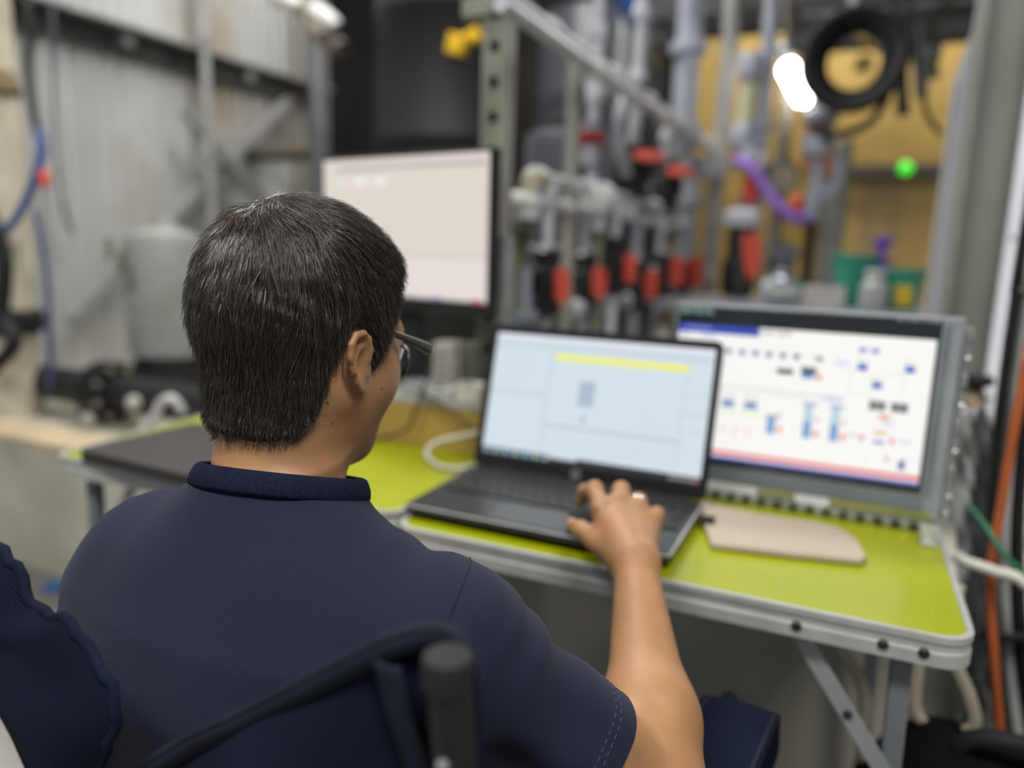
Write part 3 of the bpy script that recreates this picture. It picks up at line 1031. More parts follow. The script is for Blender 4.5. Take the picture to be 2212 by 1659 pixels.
def relax(vs, q, it=2, f=.5):
    e = np.concatenate([q[:, [0, 1]], q[:, [1, 2]], q[:, [2, 3]], q[:, [3, 0]]])
    e = np.concatenate([e, e[:, ::-1]])
    cnt = np.bincount(e[:, 0], minlength=len(vs)).astype(np.float32)[:, None]
    for _ in range(it):
        acc = np.stack([np.bincount(e[:, 0], vs[e[:, 1], k], minlength=len(vs)) for k in range(3)], 1)
        vs = vs + f * (acc / np.maximum(cnt, 1) - vs) * (cnt > 0)
    return vs.astype(np.float32)


def np_mesh(name, vs, q, mat, parent, smooth=True):
    me = bpy.data.meshes.new(name)
    me.vertices.add(len(vs))
    me.vertices.foreach_set('co', vs.astype(np.float32).ravel())
    k = q.shape[1]
    me.loops.add(q.size)
    me.loops.foreach_set('vertex_index', q.astype(np.int32).ravel())
    me.polygons.add(len(q))
    me.polygons.foreach_set('loop_start', np.arange(0, q.size, k, dtype=np.int32))
    me.update(calc_edges=True)
    me.validate()
    return link_mesh(name, me, mat, parent, smooth)


man = thing('person', 'seated person in a navy T-shirt and glasses working at the laptop', 'person', (-.44, .46, .42))

# head frame: x right, y forward, z up, origin between the ears at eye level
HEAD_T = v3(-.451, .527, 1.019)
_yaw, _pit, _rol = math.radians(-7), math.radians(-15), math.radians(1)
HR = np.array((Matrix.Rotation(_yaw, 3, 'Z') @ Matrix.Rotation(_pit, 3, 'X') @ Matrix.Rotation(_rol, 3, 'Y')), np.float32)
HS = .90


def to_head(P):
    return (P - HEAD_T) @ HR / HS


def from_head(p):
    return (HR @ (np.asarray(p, np.float32) * HS)) + HEAD_T


def skull(L):
    d = sd_ell(L, (0, -.004, .036), (.0765, .093, .081))
    d = smin(d, sd_ell(L, (0, .034, -.012), (.066, .067, .088)), .04)
    d = smin(d, sd_cap(L, (0, -.033, -.010), (0, -.004, -.095), .050, .047), .05)
    return d


def ear_pt(side, u, w, n=0.):
    # u backwards, w up, n outwards; the ear plane opens to the back and leans back a little
    c, s = math.cos(.16), math.sin(.16)
    w, u = w * .86, u * 1.12
    y, z = -u * c - w * s, w * c - u * s * .2
    return (side * (.0755 + n + .24 * u), .014 + y, -.020 + z)


HELIX = [(.001, .004), (-.001, .016), (.004, .028), (.013, .033), (.024, .029), (.030, .018), (.030, .004), (.025, -.010), (.018, -.021), (.011, -.028)]
ANTI = [(.009, .020), (.017, .016), (.020, .005), (.018, -.007), (.011, -.015)]


def head_sdf(L):
    d = skull(L)
    G = L
    L = L - v3(0, .007, 0)
    for s in (-1, 1):
        d = smin(d, sd_cap(L, (s * .054, .002, -.050), (s * .026, .068, -.100), .023, .018), .035)
        d = smin(d, sd_ell(L, (s * .045, .052, -.032), (.029, .034, .036)), .03)
        d = smax(d, -sd_ell(L, (s * .032, .101, -.001), (.018, .014, .012)), .012)
    d = smin(d, sd_ell(L, (0, .080, -.100), (.024, .020, .020)), .03)
    d = smin(d, sd_ell(L, (0, .070, -.058), (.036, .030, .036)), .03)
    d = smin(d, sd_ell(L, (0, .030, -.086), (.046, .050, .028)), .04)
    d = smin(d, sd_cap(L, (-.042, .079, .020), (.042, .079, .020), .012, .012), .02)
    d = smin(d, sd_cap(L, (0, .092, .008), (0, .114, -.030), .0075, .0115), .012)
    for s in (-1, 1):
        d = smin(d, sd_ell(L, (s * .013, .103, -.034), (.008, .010, .008)), .008)
        d = smax(d, -sd_ell(L, (s * .007, .110, -.043), (.004, .006, .004)), .004)
    d = smin(d, sd_cap(L, (-.020, .092, -.062), (0, .101, -.060), .005, .006), .008)
    d = smin(d, sd_cap(L, (.020, .092, -.062), (0, .101, -.060), .005, .006), .008)
    d = smin(d, sd_cap(L, (-.016, .092, -.071), (.016, .092, -.071), .0065, .0065), .008)
    d = smax(d, -sd_cap(L, (-.022, .100, -.0665), (.022, .100, -.0665), .0022, .0022), .004)
    for s in (-1, 1):
        m = np.abs(G[:, 0] * s - .09) < .05
        if not m.any():
            continue
        Q = G[m]
        e = d[m]
        e = smin(e, sd_cap(Q, ear_pt(s, .004, .010, -.004), ear_pt(s, .006, -.012, -.004), .010, .008), .012)
        pl = sd_ell(Q, ear_pt(s, .014, .003, .001), (.0048, .015, .025))
        for a_, b_ in zip(HELIX, HELIX[1:]):
            pl = smin(pl, sd_cap(Q, ear_pt(s, *a_, .008), ear_pt(s, *b_, .008), .0036, .0036), .003)
        pl = smin(pl, sd_cap(Q, ear_pt(s, .012, -.026, .002), ear_pt(s, .006, -.030, .002), .0062, .0068), .006)
        for a_, b_ in zip(ANTI, ANTI[1:]):
            pl = smin(pl, sd_cap(Q, ear_pt(s, *a_, .004), ear_pt(s, *b_, .004), .0040, .0040), .004)
        pl = smax(pl, -sd_ell(Q, ear_pt(s, .0095, .000, .011), (.0125, .0090, .0130)), .003)
        pl = smax(pl, -sd_ell(Q, ear_pt(s, .0235, .010, .011), (.008, .0034, .0125)), .002)
        pl = smin(pl, sd_ell(Q, ear_pt(s, -.003, -.007, .003), (.005, .004, .007)), .004)
        e = smin(e, pl, .004)
        d[m] = e
    return d


SH_R, SH_L = v3(-.264, .466, .797), v3(-.572, .468, .797)
EL_R, WR_R = v3(-.114, .570, .642), v3(-.196, .776, .752)
EL_L, WR_L = v3(-.645, .60, .60), v3(-.58, .80, .60)
NECK0 = v3(-.444, .480, .845)
NECK1 = from_head((0, -.003, -.085))
HAND = {
    'index': [(-.260, .845, .788), (-.281, .876, .799), (-.301, .897, .788), (-.310, .909, .768)],
    'middle': [(-.243, .861, .795), (-.252, .896, .797), (-.264, .922, .782), (-.271, .938, .762)],
    'ring': [(-.222, .868, .788), (-.230, .903, .784), (-.239, .927, .768), (-.245, .940, .752)],
    'little': [(-.203, .868, .775), (-.205, .900, .772), (-.212, .918, .756), (-.217, .928, .741)],
}
FR = {'index': .0100, 'middle': .0102, 'ring': .0096, 'little': .0086}
THUMB = [(-.212, .792, .746), (-.255, .816, .756), (-.285, .842, .757), (-.303, .860, .753)]


def hand_sdf(P, off=(0, 0, 0), mirror=None):
    d = None
    wr = WR_R
    for k, f in HAND.items():
        a_ = np.array(f[0])
        e = sd_cap(P, wr + (a_ - wr) * .12, a_ - v3(0, 0, .004), .0175, FR[k] + .0035)
        d = e if d is None else smin(d, e, .016)
    d = smin(d, sd_cap(P, (-.212, .80, .755), (-.235, .845, .772), .020, .017), .02)
    for k, f in HAND.items():
        r = FR[k]
        e = sd_cap(P, f[0], f[1], r * 1.12, r * 1.02)
        e = smin(e, sd_cap(P, f[1], f[2], r * 1.02, r * .92), .004)
        e = smin(e, sd_cap(P, f[2], f[3], r * .92, r * .78), .004)
        e = smin(e, sd_ell(P, np.array(f[1]) + v3(0, 0, .002), (r * 1.08,) * 3), .004)
        d = smin(d, e, .006)
        d = smin(d, sd_ell(P, np.array(f[0]) + v3(0, -.002, .004), (.010, .012, .008)), .008)
    t = sd_cap(P, THUMB[0], THUMB[1], .017, .0135)
    t = smin(t, sd_cap(P, THUMB[1], THUMB[2], .0125, .0112), .006)
    t = smin(t, sd_cap(P, THUMB[2], THUMB[3], .0112, .0088), .005)
    d = smin(d, t, .014)
    return d


def limb(P, a, b, c, ra, rb, rc, rd):
    d = sd_cap(P, a, b, ra, rb)
    m = b + (c - b) * .28
    e = sd_cap(P, b, m, rb * .98, rc)
    e = smin(e, sd_cap(P, m, c, rc, rd), .03)
    return smin(d, e, .03)


def left_hand(P):
    w = WR_L
    f = (WR_L - EL_L) / np.linalg.norm(WR_L - EL_L)
    s = np.cross(f, (0, 0, 1))
    s /= np.linalg.norm(s)
    d = sd_cap(P, w, w + f * .07, .024, .026)
    d = smin(d, sd_cap(P, w + f * .03 - s * .012, w + f * .07 - s * .012, .022, .022), .01)
    d = smin(d, sd_cap(P, w + f * .03 + s * .014, w + f * .07 + s * .014, .020, .02), .01)
    for k, (o, L_) in enumerate(((-.028, .062), (-.010, .070), (.009, .066), (.026, .052))):
        k0 = w + f * .085 + s * o
        k1 = k0 + f * L_ * .5 + v3(0, 0, -.012)
        k2 = k1 + f * L_ * .35 + v3(0, 0, -.028)
        e = smin(sd_cap(P, k0, k1, .0092, .0085), sd_cap(P, k1, k2, .0085, .0072), .004)
        d = smin(d, e, .005)
    t0 = w + f * .025 + s * .02
    t1 = t0 + f * .035 + s * .028
    t2 = t1 + f * .03 + s * .006
    d = smin(d, smin(sd_cap(P, t0, t1, .015, .012), sd_cap(P, t1, t2, .011, .009), .005), .01)
    return d


TORSO = [  # z, centre y, half width, half depth
    (.36, .480, .185, .130), (.46, .475, .178, .125), (.58, .468, .182, .122), (.68, .462, .190, .120), (.75, .461, .190, .115), (.80, .463, .168, .100), (.84, .468, .112, .074), (.87, .476, .070, .057), (.90, .488, .050, .048)]


def torso_sdf(P, grow=0.):
    z = P[:, 2]
    T = np.array(TORSO)
    cy = np.interp(z, T[:, 0], T[:, 1])
    a = np.interp(z, T[:, 0], T[:, 2]) + grow
    b = np.interp(z, T[:, 0], T[:, 3]) + grow
    x, y = (P[:, 0] + .442) / a, (P[:, 1] - cy) / b
    r = (np.abs(x) ** 2.4 + np.abs(y) ** 2.4) ** (1 / 2.4)
    d = (r - 1) * np.minimum(a, b) * .85
    d = np.maximum(d, np.maximum(.36 - z, z - .90))
    return d


def near(P, c, r):
    """cheap culling: does this little block of points come close to the sphere (c, r)?"""
    lo_, hi_ = P.min(0), P.max(0)
    q = np.clip(np.asarray(c), lo_, hi_)
    return np.linalg.norm(q - np.asarray(c)) < r


def body_sdf(P):
    P = P.astype(np.float32)
    d = np.full(len(P), .5, np.float32)
    if near(P, HEAD_T, .24):
        d = head_sdf(to_head(P))
    if near(P, (-.44, .46, .90), .28):
        nk = sd_cap(P, NECK0, NECK1, .055, .050)
        d = smin(d, nk, .03)
    d = smin(d, torso_sdf(P, -.014), .03)
    if near(P, (EL_R + WR_R) / 2, .45):
        e = limb(P, SH_R, EL_R, WR_R, .046, .0385, .0410, .0228)
        e = smin(e, sd_cap(P, SH_R + v3(-.06, 0, .0), SH_R, .044, .046), .03)
        d = smin(d, e, .025)
    if near(P, WR_R, .25):
        d = smin(d, hand_sdf(P), .02)
    if near(P, (EL_L + WR_L) / 2, .45):
        e = limb(P, SH_L, EL_L, WR_L, .046, .0390, .0420, .0262)
        e = smin(e, sd_cap(P, SH_L + v3(.06, 0, .0), SH_L, .044, .046), .03)
        d = smin(d, e, .025)
    if near(P, WR_L, .25):
        d = smin(d, left_hand(P), .02)
    return d


# skin
SKIN = M('tanned_skin', (.345, .178, .080), .48, 0, .10, 40, bump=.10, bscale=700, stain=((.36, .165, .078), 12, .56))
_b = SKIN.node_tree.nodes['Principled BSDF']
_b.inputs['Subsurface Weight'].default_value = .12
_b.inputs['Subsurface Radius'].default_value = (.012, .005, .003)
_b.inputs['Subsurface Scale'].default_value = 1.0
bv, bq = surface(body_sdf, (-.80, .30, .36), (-.05, 1.0, 1.20), .0023)
bv = relax(bv, bq, 2, .5)
body = np_mesh('body', bv, bq, SKIN, man)

# ---- T-shirt
SLR = SH_R + (EL_R - SH_R) * .80
SLL = SH_L + (EL_L - SH_L) * .80
AXR = (EL_R - SH_R) / np.linalg.norm(EL_R - SH_R)
AXL = (EL_L - SH_L) / np.linalg.norm(EL_L - SH_L)
NUP = np.array([.0, -.0, 1.0])


def shirt_sdf(P):
    P = P.astype(np.float32)
    d = torso_sdf(P, .006)
    d = smin(d, sd_cap(P, SH_R + v3(-.11, 0, .022), SH_R + v3(.0, 0, .004), .052, .056), .06)
    d = smin(d, sd_cap(P, SH_L + v3(.09, 0, .030), SH_L + v3(.0, 0, .004), .052, .056), .06)
    for sh, el, ax in ((SH_R, EL_R, AXR), (SH_L, EL_L, AXL)):
        e = sd_cap(P, sh, sh + ax * .13, .054, .049)
        e = smin(e, sd_cap(P, sh + ax * .12, sh + ax * .185, .049, .052), .01)
        d = smin(d, e, .035)
    d = smin(d, sd_cap(P, NECK0 + v3(0, 0, .0), NECK0 + v3(-.003, .026, .080), .0575, .055), .03)
    # soft creases
    x, y, z = P[:, 0], P[:, 1], P[:, 2]
    s1 = (P - SH_R) @ AXR.astype(np.float32)
    near_r = np.exp(-((s1 - .10) / .09) ** 2) * np.exp(-(ln(P - (SH_R + AXR * .1)) / .12) ** 4)
    d = d + .0028 * near_r * np.sin(s1 * 95 + 14 * y + 6 * np.sin(z * 26))
    d = d + .0016 * np.sin(38 * z + 22 * x + 3 * np.sin(19 * x)) * np.exp(-((z - .60) / .16) ** 2)
    d = d + .0012 * np.sin(30 * x - 44 * z + 2 * np.sin(31 * z)) * np.sin(17 * z + 4)
    armp = np.exp(-(ln(P - (SH_R + v3(-.035, -.05, -.07))) / .07) ** 2)
    d = d + .003 * armp * np.sin(110 * (x * .8 + z * .6))
    top = np.exp(-(ln(P - (SH_R + v3(-.04, .02, .05))) / .06) ** 2)
    d = d + .0022 * top * np.sin(130 * x + 30 * y)
    return d


SHIRT = M('navy_cotton_jersey', (.0148, .0180, .038), .92, 0, .28, 1300, bump=.18, bscale=2600, spec=.12, sheen=.06)
tv, tq = surface(shirt_sdf, (-.80, .30, .36), (-.05, .70, 1.0), .0036)
tv = relax(tv, tq, 1, .5)
COLLAR_C = NECK0 + v3(-.002, .014, .042)
COLLAR_N = np.array([-.05, .30, 1.0])
COLLAR_N = COLLAR_N / np.linalg.norm(COLLAR_N)
hemR, hemL = SH_R + AXR * .158, SH_L + AXL * .158


def trim(vs):
    out = ((vs - COLLAR_C) @ COLLAR_N > 0) & (ln(vs - COLLAR_C) < .115)
    out |= ((vs - hemR) @ AXR > 0) & (ln(vs - hemR) < .12)
    out |= ((vs - hemL) @ AXL > 0) & (ln(vs - hemL) < .16)
    return out | (vs[:, 2] < .385)


kill = trim(tv)
# pull the cut line straight: move the last kept ring onto the planes
fk = tq[~kill[tq].all(1)]
for c_, n_ in ((COLLAR_C, COLLAR_N), (hemR, AXR), (hemL, AXL)):
    used = np.zeros(len(tv), bool)
    used[fk.ravel()] = True
    s_ = (tv - c_) @ n_
    m = used & (s_ > 0) & (ln(tv - c_) < .115)
    tv[m] -= (s_[m][:, None] * n_).astype(np.float32)
remap = np.full(len(tv), -1)
use = np.unique(fk)
remap[use] = np.arange(len(use))
shirt = np_mesh('t_shirt', tv[use], remap[fk], SHIRT, man)
sm = shirt.modifiers.new('thickness', 'SOLIDIFY')
sm.thickness = .0022
sm.offset = -1


def ring_on(fn, c, n_, r0=.02, steps=60, cnt=96, off=0.):
    """closed loop where the plane (c, n_) cuts the surface fn=0"""
    n_ = np.asarray(n_, float)
    a_ = np.cross(n_, (1, 0, 0) if abs(n_[0]) < .8 else (0, 1, 0))
    a_ /= np.linalg.norm(a_)
    b_ = np.cross(n_, a_)
    out = []
    ang = np.linspace(0, 2 * math.pi, cnt, endpoint=False)
    dirs = np.cos(ang)[:, None] * a_ + np.sin(ang)[:, None] * b_
    r = np.full(cnt, r0)
    for _ in range(steps):
        P = (np.asarray(c) + dirs * r[:, None]).astype(np.float32)
        r = r - np.clip(fn(P) - off, -.01, .01) * .7
    return np.asarray(c) + dirs * r[:, None], dirs


# ribbed collar band
cp_, cd_ = ring_on(shirt_sdf, COLLAR_C - COLLAR_N * .002, COLLAR_N, .06)
cm = MB()
rows_ = []
for h_, o_ in ((-.005, .0012), (-.001, .0024), (.005, .0016), (.010, -.0006), (.0135, -.0028), (.0145, -.0045), (.012, -.0055)):
    rows_.append([cm.bm.verts.new(Vector(p_ + COLLAR_N * h_ + dd * o_)) for p_, dd in zip(cp_, cd_)])
for A_, B_ in zip(rows_, rows_[1:]):
    for k in range(len(A_)):
        cm.bm.faces.new((A_[k], A_[(k + 1) % len(A_)], B_[(k + 1) % len(A_)], B_[k]))
RIB = M('navy_rib_knit', (.0080, .0110, .027), .9, 0, .3, 300, bump=.2, bscale=1600, spec=.10)
cm.build('collar', RIB, man, smooth=True, thick=.0015)
# sleeve seam and hem stitching
rp, rd_ = ring_on(shirt_sdf, SH_R - AXR * .012 + v3(.004, 0, .0), (AXR + v3(.55, 0, .15)) / np.linalg.norm(AXR + v3(.55, 0, .15)), .05, off=.0002)
rp = np.roll(rp, -int(np.argmax(ln((rp - SH_R)))), axis=0)
rp = rp[ln(rp - SH_R) < .088]
MB().tube([Vector(p) for p in rp], .0011, 6).build('sleeve_seam', SHIRT, shirt)
THREAD = M('pale_blue_thread', (.055, .065, .12), .8)
for back in (.018, .024):
    hp, hd = ring_on(shirt_sdf, hemR - AXR * back, AXR, .05, off=.0004)
    st = MB()
    for k in range(0, 96, 2):
        st.tube([Vector(hp[k]), Vector(hp[(k + 1) % 96])], .00035, 4)
    so = st.build('hem_stitching', THREAD, shirt)
    so['kind'] = 'stuff'

# ---- hair
def hairline(L):
    """> 0 where hair grows, in metres inside the hairline"""
    x, y, z = np.abs(L[:, 0]), L[:, 1], L[:, 2]
    front = z - np.interp(y, [-.02, .024, .036, .046, .060, .078, .11], [-.030, -.036, -.018, .034, .066, .082, .088])
    nape = z - np.interp(y, [-.12, -.09, -.055, -.034, -.024, -.019, -.015], [-.106, -.110, -.111, -.102, -.086, -.050, .008])
    ear = np.sqrt(((y + .003) / .021) ** 2 + ((z + .022) / .034) ** 2)
    ear = np.where(x > .05, (ear - 1) * .022, .05)
    m = np.where(y > .004, front, nape)
    m = np.where((y > -.018) & (y < .020) & (x > .04), np.minimum(np.maximum(m, z - .004), ear), m)
    return m


def hair_thick(L):
    z, y, x = L[:, 2], L[:, 1], L[:, 0]
    t = .0060 + .0065 * np.clip((z - .03) / .07, 0, 1) + .004 * np.clip((y - .02) / .06, 0, 1) * np.clip((z - .05) / .05, 0, 1)
    t = t + .003 * np.clip((-y - .05) / .05, 0, 1) * np.clip((z + .05) / .06, 0, 1)
    t = t * (.30 + .70 * np.clip((z + .120) / .065, 0, 1))
    s = np.clip(hairline(L) / .016, 0, 1)
    s = s * s * (3 - 2 * s)
    return -.004 + (t + .004) * np.clip(s * 1.0 + .40 * np.clip(1 + hairline(L) / .002, 0, 1), 0, 1)


NK0 = to_head(NECK0[None])[0]


def cap_sdf_local(L):
    d = smin(skull(L), sd_cap(L, NK0, (0, -.003, -.085), .055 / HS, .050 / HS), .033)
    n_ = .0006 * np.sin(130 * L[:, 0] + 8 * np.sin(60 * L[:, 2])) * np.sin(70 * L[:, 1] + 90 * L[:, 2])
    return d - hair_thick(L) + n_


def cap_sdf(P):
    return cap_sdf_local(to_head(P.astype(np.float32)))


hv, hq = surface(cap_sdf, HEAD_T - .17, HEAD_T + .17, .0028)
LH_ = to_head(hv)
keepv = hairline(LH_) > -.004
hq = hq[keepv[hq].all(1)]
remap = np.full(len(hv), -1)
use = np.unique(hq)
remap[use] = np.arange(len(use))
hv, hq = hv[use], remap[hq]
hv = relax(hv, hq, 1, .4)
HAIRBASE = M('near_black_hair_mass', (.007, .0058, .005), .6, 0, .3, 60, bump=.6, bscale=500, spec=.3)
hair = np_mesh('hair', hv, hq, HAIRBASE, man)

rng = np.random.default_rng(11)


def grad(fn, L, e=.0012):
    g = np.stack([fn(L + np.eye(3, dtype=np.float32)[k] * e) - fn(L - np.eye(3, dtype=np.float32)[k] * e) for k in range(3)], 1)
    return g / (np.linalg.norm(g, axis=1, keepdims=True) + 1e-9)


def roots(n):
    tri = np.concatenate([hq[:, :3], hq[:, [0, 2, 3]]])
    A_ = hv[tri[:, 0]]
    ar = np.linalg.norm(np.cross(hv[tri[:, 1]] - A_, hv[tri[:, 2]] - A_), axis=1)
    i = rng.choice(len(tri), n, p=ar / ar.sum())
    a_, b_ = rng.random(n), rng.random(n)
    f = a_ + b_ > 1
    a_[f], b_[f] = 1 - a_[f], 1 - b_[f]
    P = A_[i] + a_[:, None] * (hv[tri[i, 1]] - A_[i]) + b_[:, None] * (hv[tri[i, 2]] - A_[i])
    return to_head(P.astype(np.float32))


WHORL = np.array([-.012, -.062, .100], np.float32)


def flow(L, ph):
    d = L - WHORL
    d /= np.linalg.norm(d, axis=1, keepdims=True) + 1e-6
    top = np.clip((L[:, 2] - .05) / .05, 0, 1)
    f = d.copy()
    f[:, 2] -= .75 * (1 - top)
    f[:, 1] += .55 * top * (L[:, 1] > -.05)
    f[:, 0] += .35 * top * np.sign(L[:, 0] + .01)
    # swirl round the whorl and sweep back over the ears
    sw = np.exp(-(np.linalg.norm(L - WHORL, axis=1) / .035) ** 2)
    f += 1.2 * sw[:, None] * np.cross(d, (0, 0, 1))
    side = (np.abs(L[:, 0]) > .05) & (L[:, 1] > -.03)
    f[:, 1] += np.where(side, .10, 0)
    behind = (np.abs(L[:, 0]) > .05) & (L[:, 1] < -.02) & (L[:, 2] < .03)
    f[:, 1] -= np.where(behind, .22, 0)
    nape = np.clip((-.05 - L[:, 2]) / .03, 0, 1)
    f[:, 0] += nape * .35 * np.sin(ph * 3)
    # clumps
    c = np.sin(150 * L[:, 0] + 60 * L[:, 2] + 3 * np.sin(80 * L[:, 1])) * .16
    f[:, 0] += c
    f[:, 1] += .14 * np.sin(120 * L[:, 1] + 95 * L[:, 0])
    return f


def strands(n, seglen, nseg, fn, rad, lift, cols, name, parent, rt=None, jitter=.22, flowfn=flow):
    L = rt
    if rt is None:
        L = roots(int(n * 1.25))
        L = L[~((np.abs(L[:, 0]) > .05) & (L[:, 1] > -.022) & (L[:, 1] < .019) & (L[:, 2] < .012))][:n]
    n = len(L)
    ph = rng.random(n).astype(np.float32) * 6.28
    ln_ = seglen * (.55 + .75 * rng.random(n)).astype(np.float32)
    hl = hairline(L)
    if rt is None:
        ln_ *= np.clip(.35 + hl / .05, .35, 1.)
        ln_ *= np.where(L[:, 2] > .06, 1.35, 1.)
        ln_ *= 1 - .45 * np.clip((-.06 - L[:, 2]) / .04, 0, 1)
    lf = (lift * (rng.random(n) ** 1.6)).astype(np.float32)
    jit = (rng.normal(0, jitter, (n, 3))).astype(np.float32)
    pts = []
    P = L.copy()
    g = grad(fn, P)
    P = P - g * (fn(P) + .0015)[:, None]
    pts.append(P.copy())
    for k in range(nseg):
        g = grad(fn, P)
        f = flowfn(P, ph) + jit * (.4 + .6 * k / nseg)
        f -= (f * g).sum(1, keepdims=True) * g
        f /= np.linalg.norm(f, axis=1, keepdims=True) + 1e-6
        P = P + f * ln_[:, None]
        t = (k + 1) / nseg
        tgt = -.0015 + (.0022 + lf) * t ** .8
        g = grad(fn, P)
        P = P - g * (fn(P) - tgt)[:, None]
        pts.append(P.copy())
    C = np.stack(pts, 1)                                  # n, nseg+1, 3
    T = np.gradient(C, axis=1)
    T /= np.linalg.norm(T, axis=2, keepdims=True) + 1e-9
    ref = grad(fn, C.reshape(-1, 3)).reshape(C.shape)
    X = np.cross(T, ref)
    X /= np.linalg.norm(X, axis=2, keepdims=True) + 1e-9
    Y = np.cross(X, T)
    m = nseg + 1
    rr = rad * (.62 + 1.5 * rng.random(n) ** 4)[:, None] * np.linspace(1, .22, m)[None, :] ** .8
    ring = [C + rr[..., None] * (X * math.cos(a) + Y * math.sin(a)) for a in (math.pi / 2, math.pi / 2 + 2.094, math.pi / 2 + 4.189)]
    V = np.stack(ring, 2)                                 # n, m, 3, 3
    V = (V.reshape(-1, 3) * HS) @ HR.T + HEAD_T
    base = (np.arange(n) * m * 3)[:, None, None]
    k = np.arange(nseg)[None, :, None]
    j = np.arange(3)[None, None, :]
    a0 = base + k * 3 + j
    a1 = base + k * 3 + (j + 1) % 3
    Q = np.stack([a0, a1, a1 + 3, a0 + 3], -1).reshape(-1, 4)
    o = np_mesh(name, V.astype(np.float32), Q, None, parent)
    return o, C, m


def paint(o, n, m, cols):
    ca = o.data.color_attributes.new('Col', 'FLOAT_COLOR', 'POINT')
    c = np.ones((n, m * 3, 4), np.float32)
    c[:, :, :3] = cols[:, None, :]
    ca.data.foreach_set('color', c.ravel())


HAIRM = color_attr_material('dark_brown_hair', 0, .27, .8)
NH = 24000
hs, C, m = strands(NH, .0054, 6, cap_sdf_local, .00034, .0085, None, 'hair_strands', hair)
c0 = np.array([.040, .032, .026])
cols = c0 * (.35 + 1.7 * rng.random((NH, 1)) ** 2) + np.array([.035, .022, .012]) * (rng.random((NH, 1)) ** 4)
tmp = C[:, 0, :]
pg = .02 + .16 * np.clip((tmp[:, 1] - .015) / .05, 0, 1) * np.clip((.085 - tmp[:, 2]) / .05, 0, 1) * (np.abs(tmp[:, 0]) > .03) + .03 * (tmp[:, 2] < 0)
grey = rng.random(NH) < pg
cols[grey] = np.array([.10, .095, .085]) * (.6 + .8 * rng.random((grey.sum(), 1)))
scalp = np.exp(-(np.linalg.norm(tmp - WHORL - np.array([.016, -.012, -.006]), axis=1) / .022) ** 2)[:, None]
cols = cols + scalp * np.array([.02, .011, .004])
paint(hs, NH, m, cols)
hs.data.materials.append(HAIRM)
hs['kind'] = 'stuff'

# fine hairs fading down the nape, goatee and eyebrows
def face_strands(cond, n, seg, name, rad, flowv):
    L = to_head(bv)
    i = np.where(cond(L))[0]
    if len(i) == 0:
        return None
    rt = L[rng.choice(i, n)] + rng.normal(0, .0012, (n, 3)).astype(np.float32)
    fl = lambda P, ph: np.tile(np.array(flowv, np.float32), (len(P), 1)) + .25 * np.sin(300 * P)
    o, C_, m_ = strands(n, seg, 4, lambda Q: head_sdf(Q.astype(np.float32)), rad, .0022, None, name, hair, rt.astype(np.float32), .35, fl)
    paint(o, n, m_, np.array([.010, .0085, .0075]) * (.6 + .9 * rng.random((n, 1))))
    o.data.materials.append(HAIRM)
    o['kind'] = 'stuff'
    return o


def nape_cond(L):
    h = hairline(L)
    return (h < 0) & (h > -.014) & (L[:, 1] < -.052) & (L[:, 2] < .0)


face_strands(nape_cond, 2200, .0030, 'nape_hair', .00020, (0, -.1, -1))
face_strands(lambda L: (np.sqrt((L[:, 0] / .026) ** 2 + ((L[:, 2] + .098) / .022) ** 2) < 1) & (L[:, 1] > .066), 1500, .0022, 'goatee', .0003, (0, .1, -1))
face_strands(lambda L: (np.abs(np.abs(L[:, 0]) - .032) < .020) & (np.abs(L[:, 2] - .022) < .004) & (L[:, 1] > .07), 420, .0015, 'eyebrows', .00028, (.3, .1, .2))
face_strands(lambda L: (np.abs(L[:, 0]) < .024) & (np.abs(L[:, 2] + .051) < .004) & (L[:, 1] > .08), 400, .0020, 'moustache', .00025, (.1, .1, -1))
# eyes
for s in (-1, 1):
    c_ = from_head((s * .032, .085, -.002))
    e_ = MB()
    e_.lathe(Vector(c_) - Vector(HR @ v3(0, .0118, 0)), [(.0001, 0), (.005, .0012), (.009, .0045), (.0116, .0095), (.0118, .0118), (.0112, .0150), (.0090, .0194), (.0062, .0219)], 20, Vector(HR @ v3(0, 1, 0)))
    eo = e_.build('eye', M('eye_white', (.75, .72, .68), .2), man, smooth=True)
    MB().lathe(Vector(from_head((s * .032, .095, -.002))), [(.006, 0), (.0058, .0008), (.003, .0018), (.0005, .002)], 16, Vector(HR @ v3(0, 1, 0))).build('iris', M('brown_iris', (.05, .025, .012), .15), eo, smooth=True)
# moles behind the ear, on the ear rim and on the cheek
MOLE = M('brown_mole', (.075, .03, .018), .6)
for (hx, hy, hz, r_) in ((.5, -.016, -.062, .0011), (.5, -.014, -.074, .0010), (.5, -.004, -.080, .0009), (.5, -.012, -.084, .0009), (.5, .045, -.040, .0011), (.5, .050, -.052, .0010)):
    xs = np.linspace(.11, .02, 200, dtype=np.float32)
    Lp = np.stack([xs, np.full(200, hy), np.full(200, hz)], 1).astype(np.float32)
    dd = body_sdf(from_head((0, 0, 0))[None] + (Lp * HS) @ HR.T)
    k = int(np.argmax(dd < 0))
    if dd[k] < 0:
        pw = from_head((xs[k], hy, hz))
        MB().lathe(Vector(pw) - Vector(HR @ v3(.0004, 0, 0)), [(r_, 0), (r_ * .9, .0006), (r_ * .4, .0010)], 8, Vector(HR @ v3(1, 0, 0))).build('mole', MOLE, man, smooth=True)

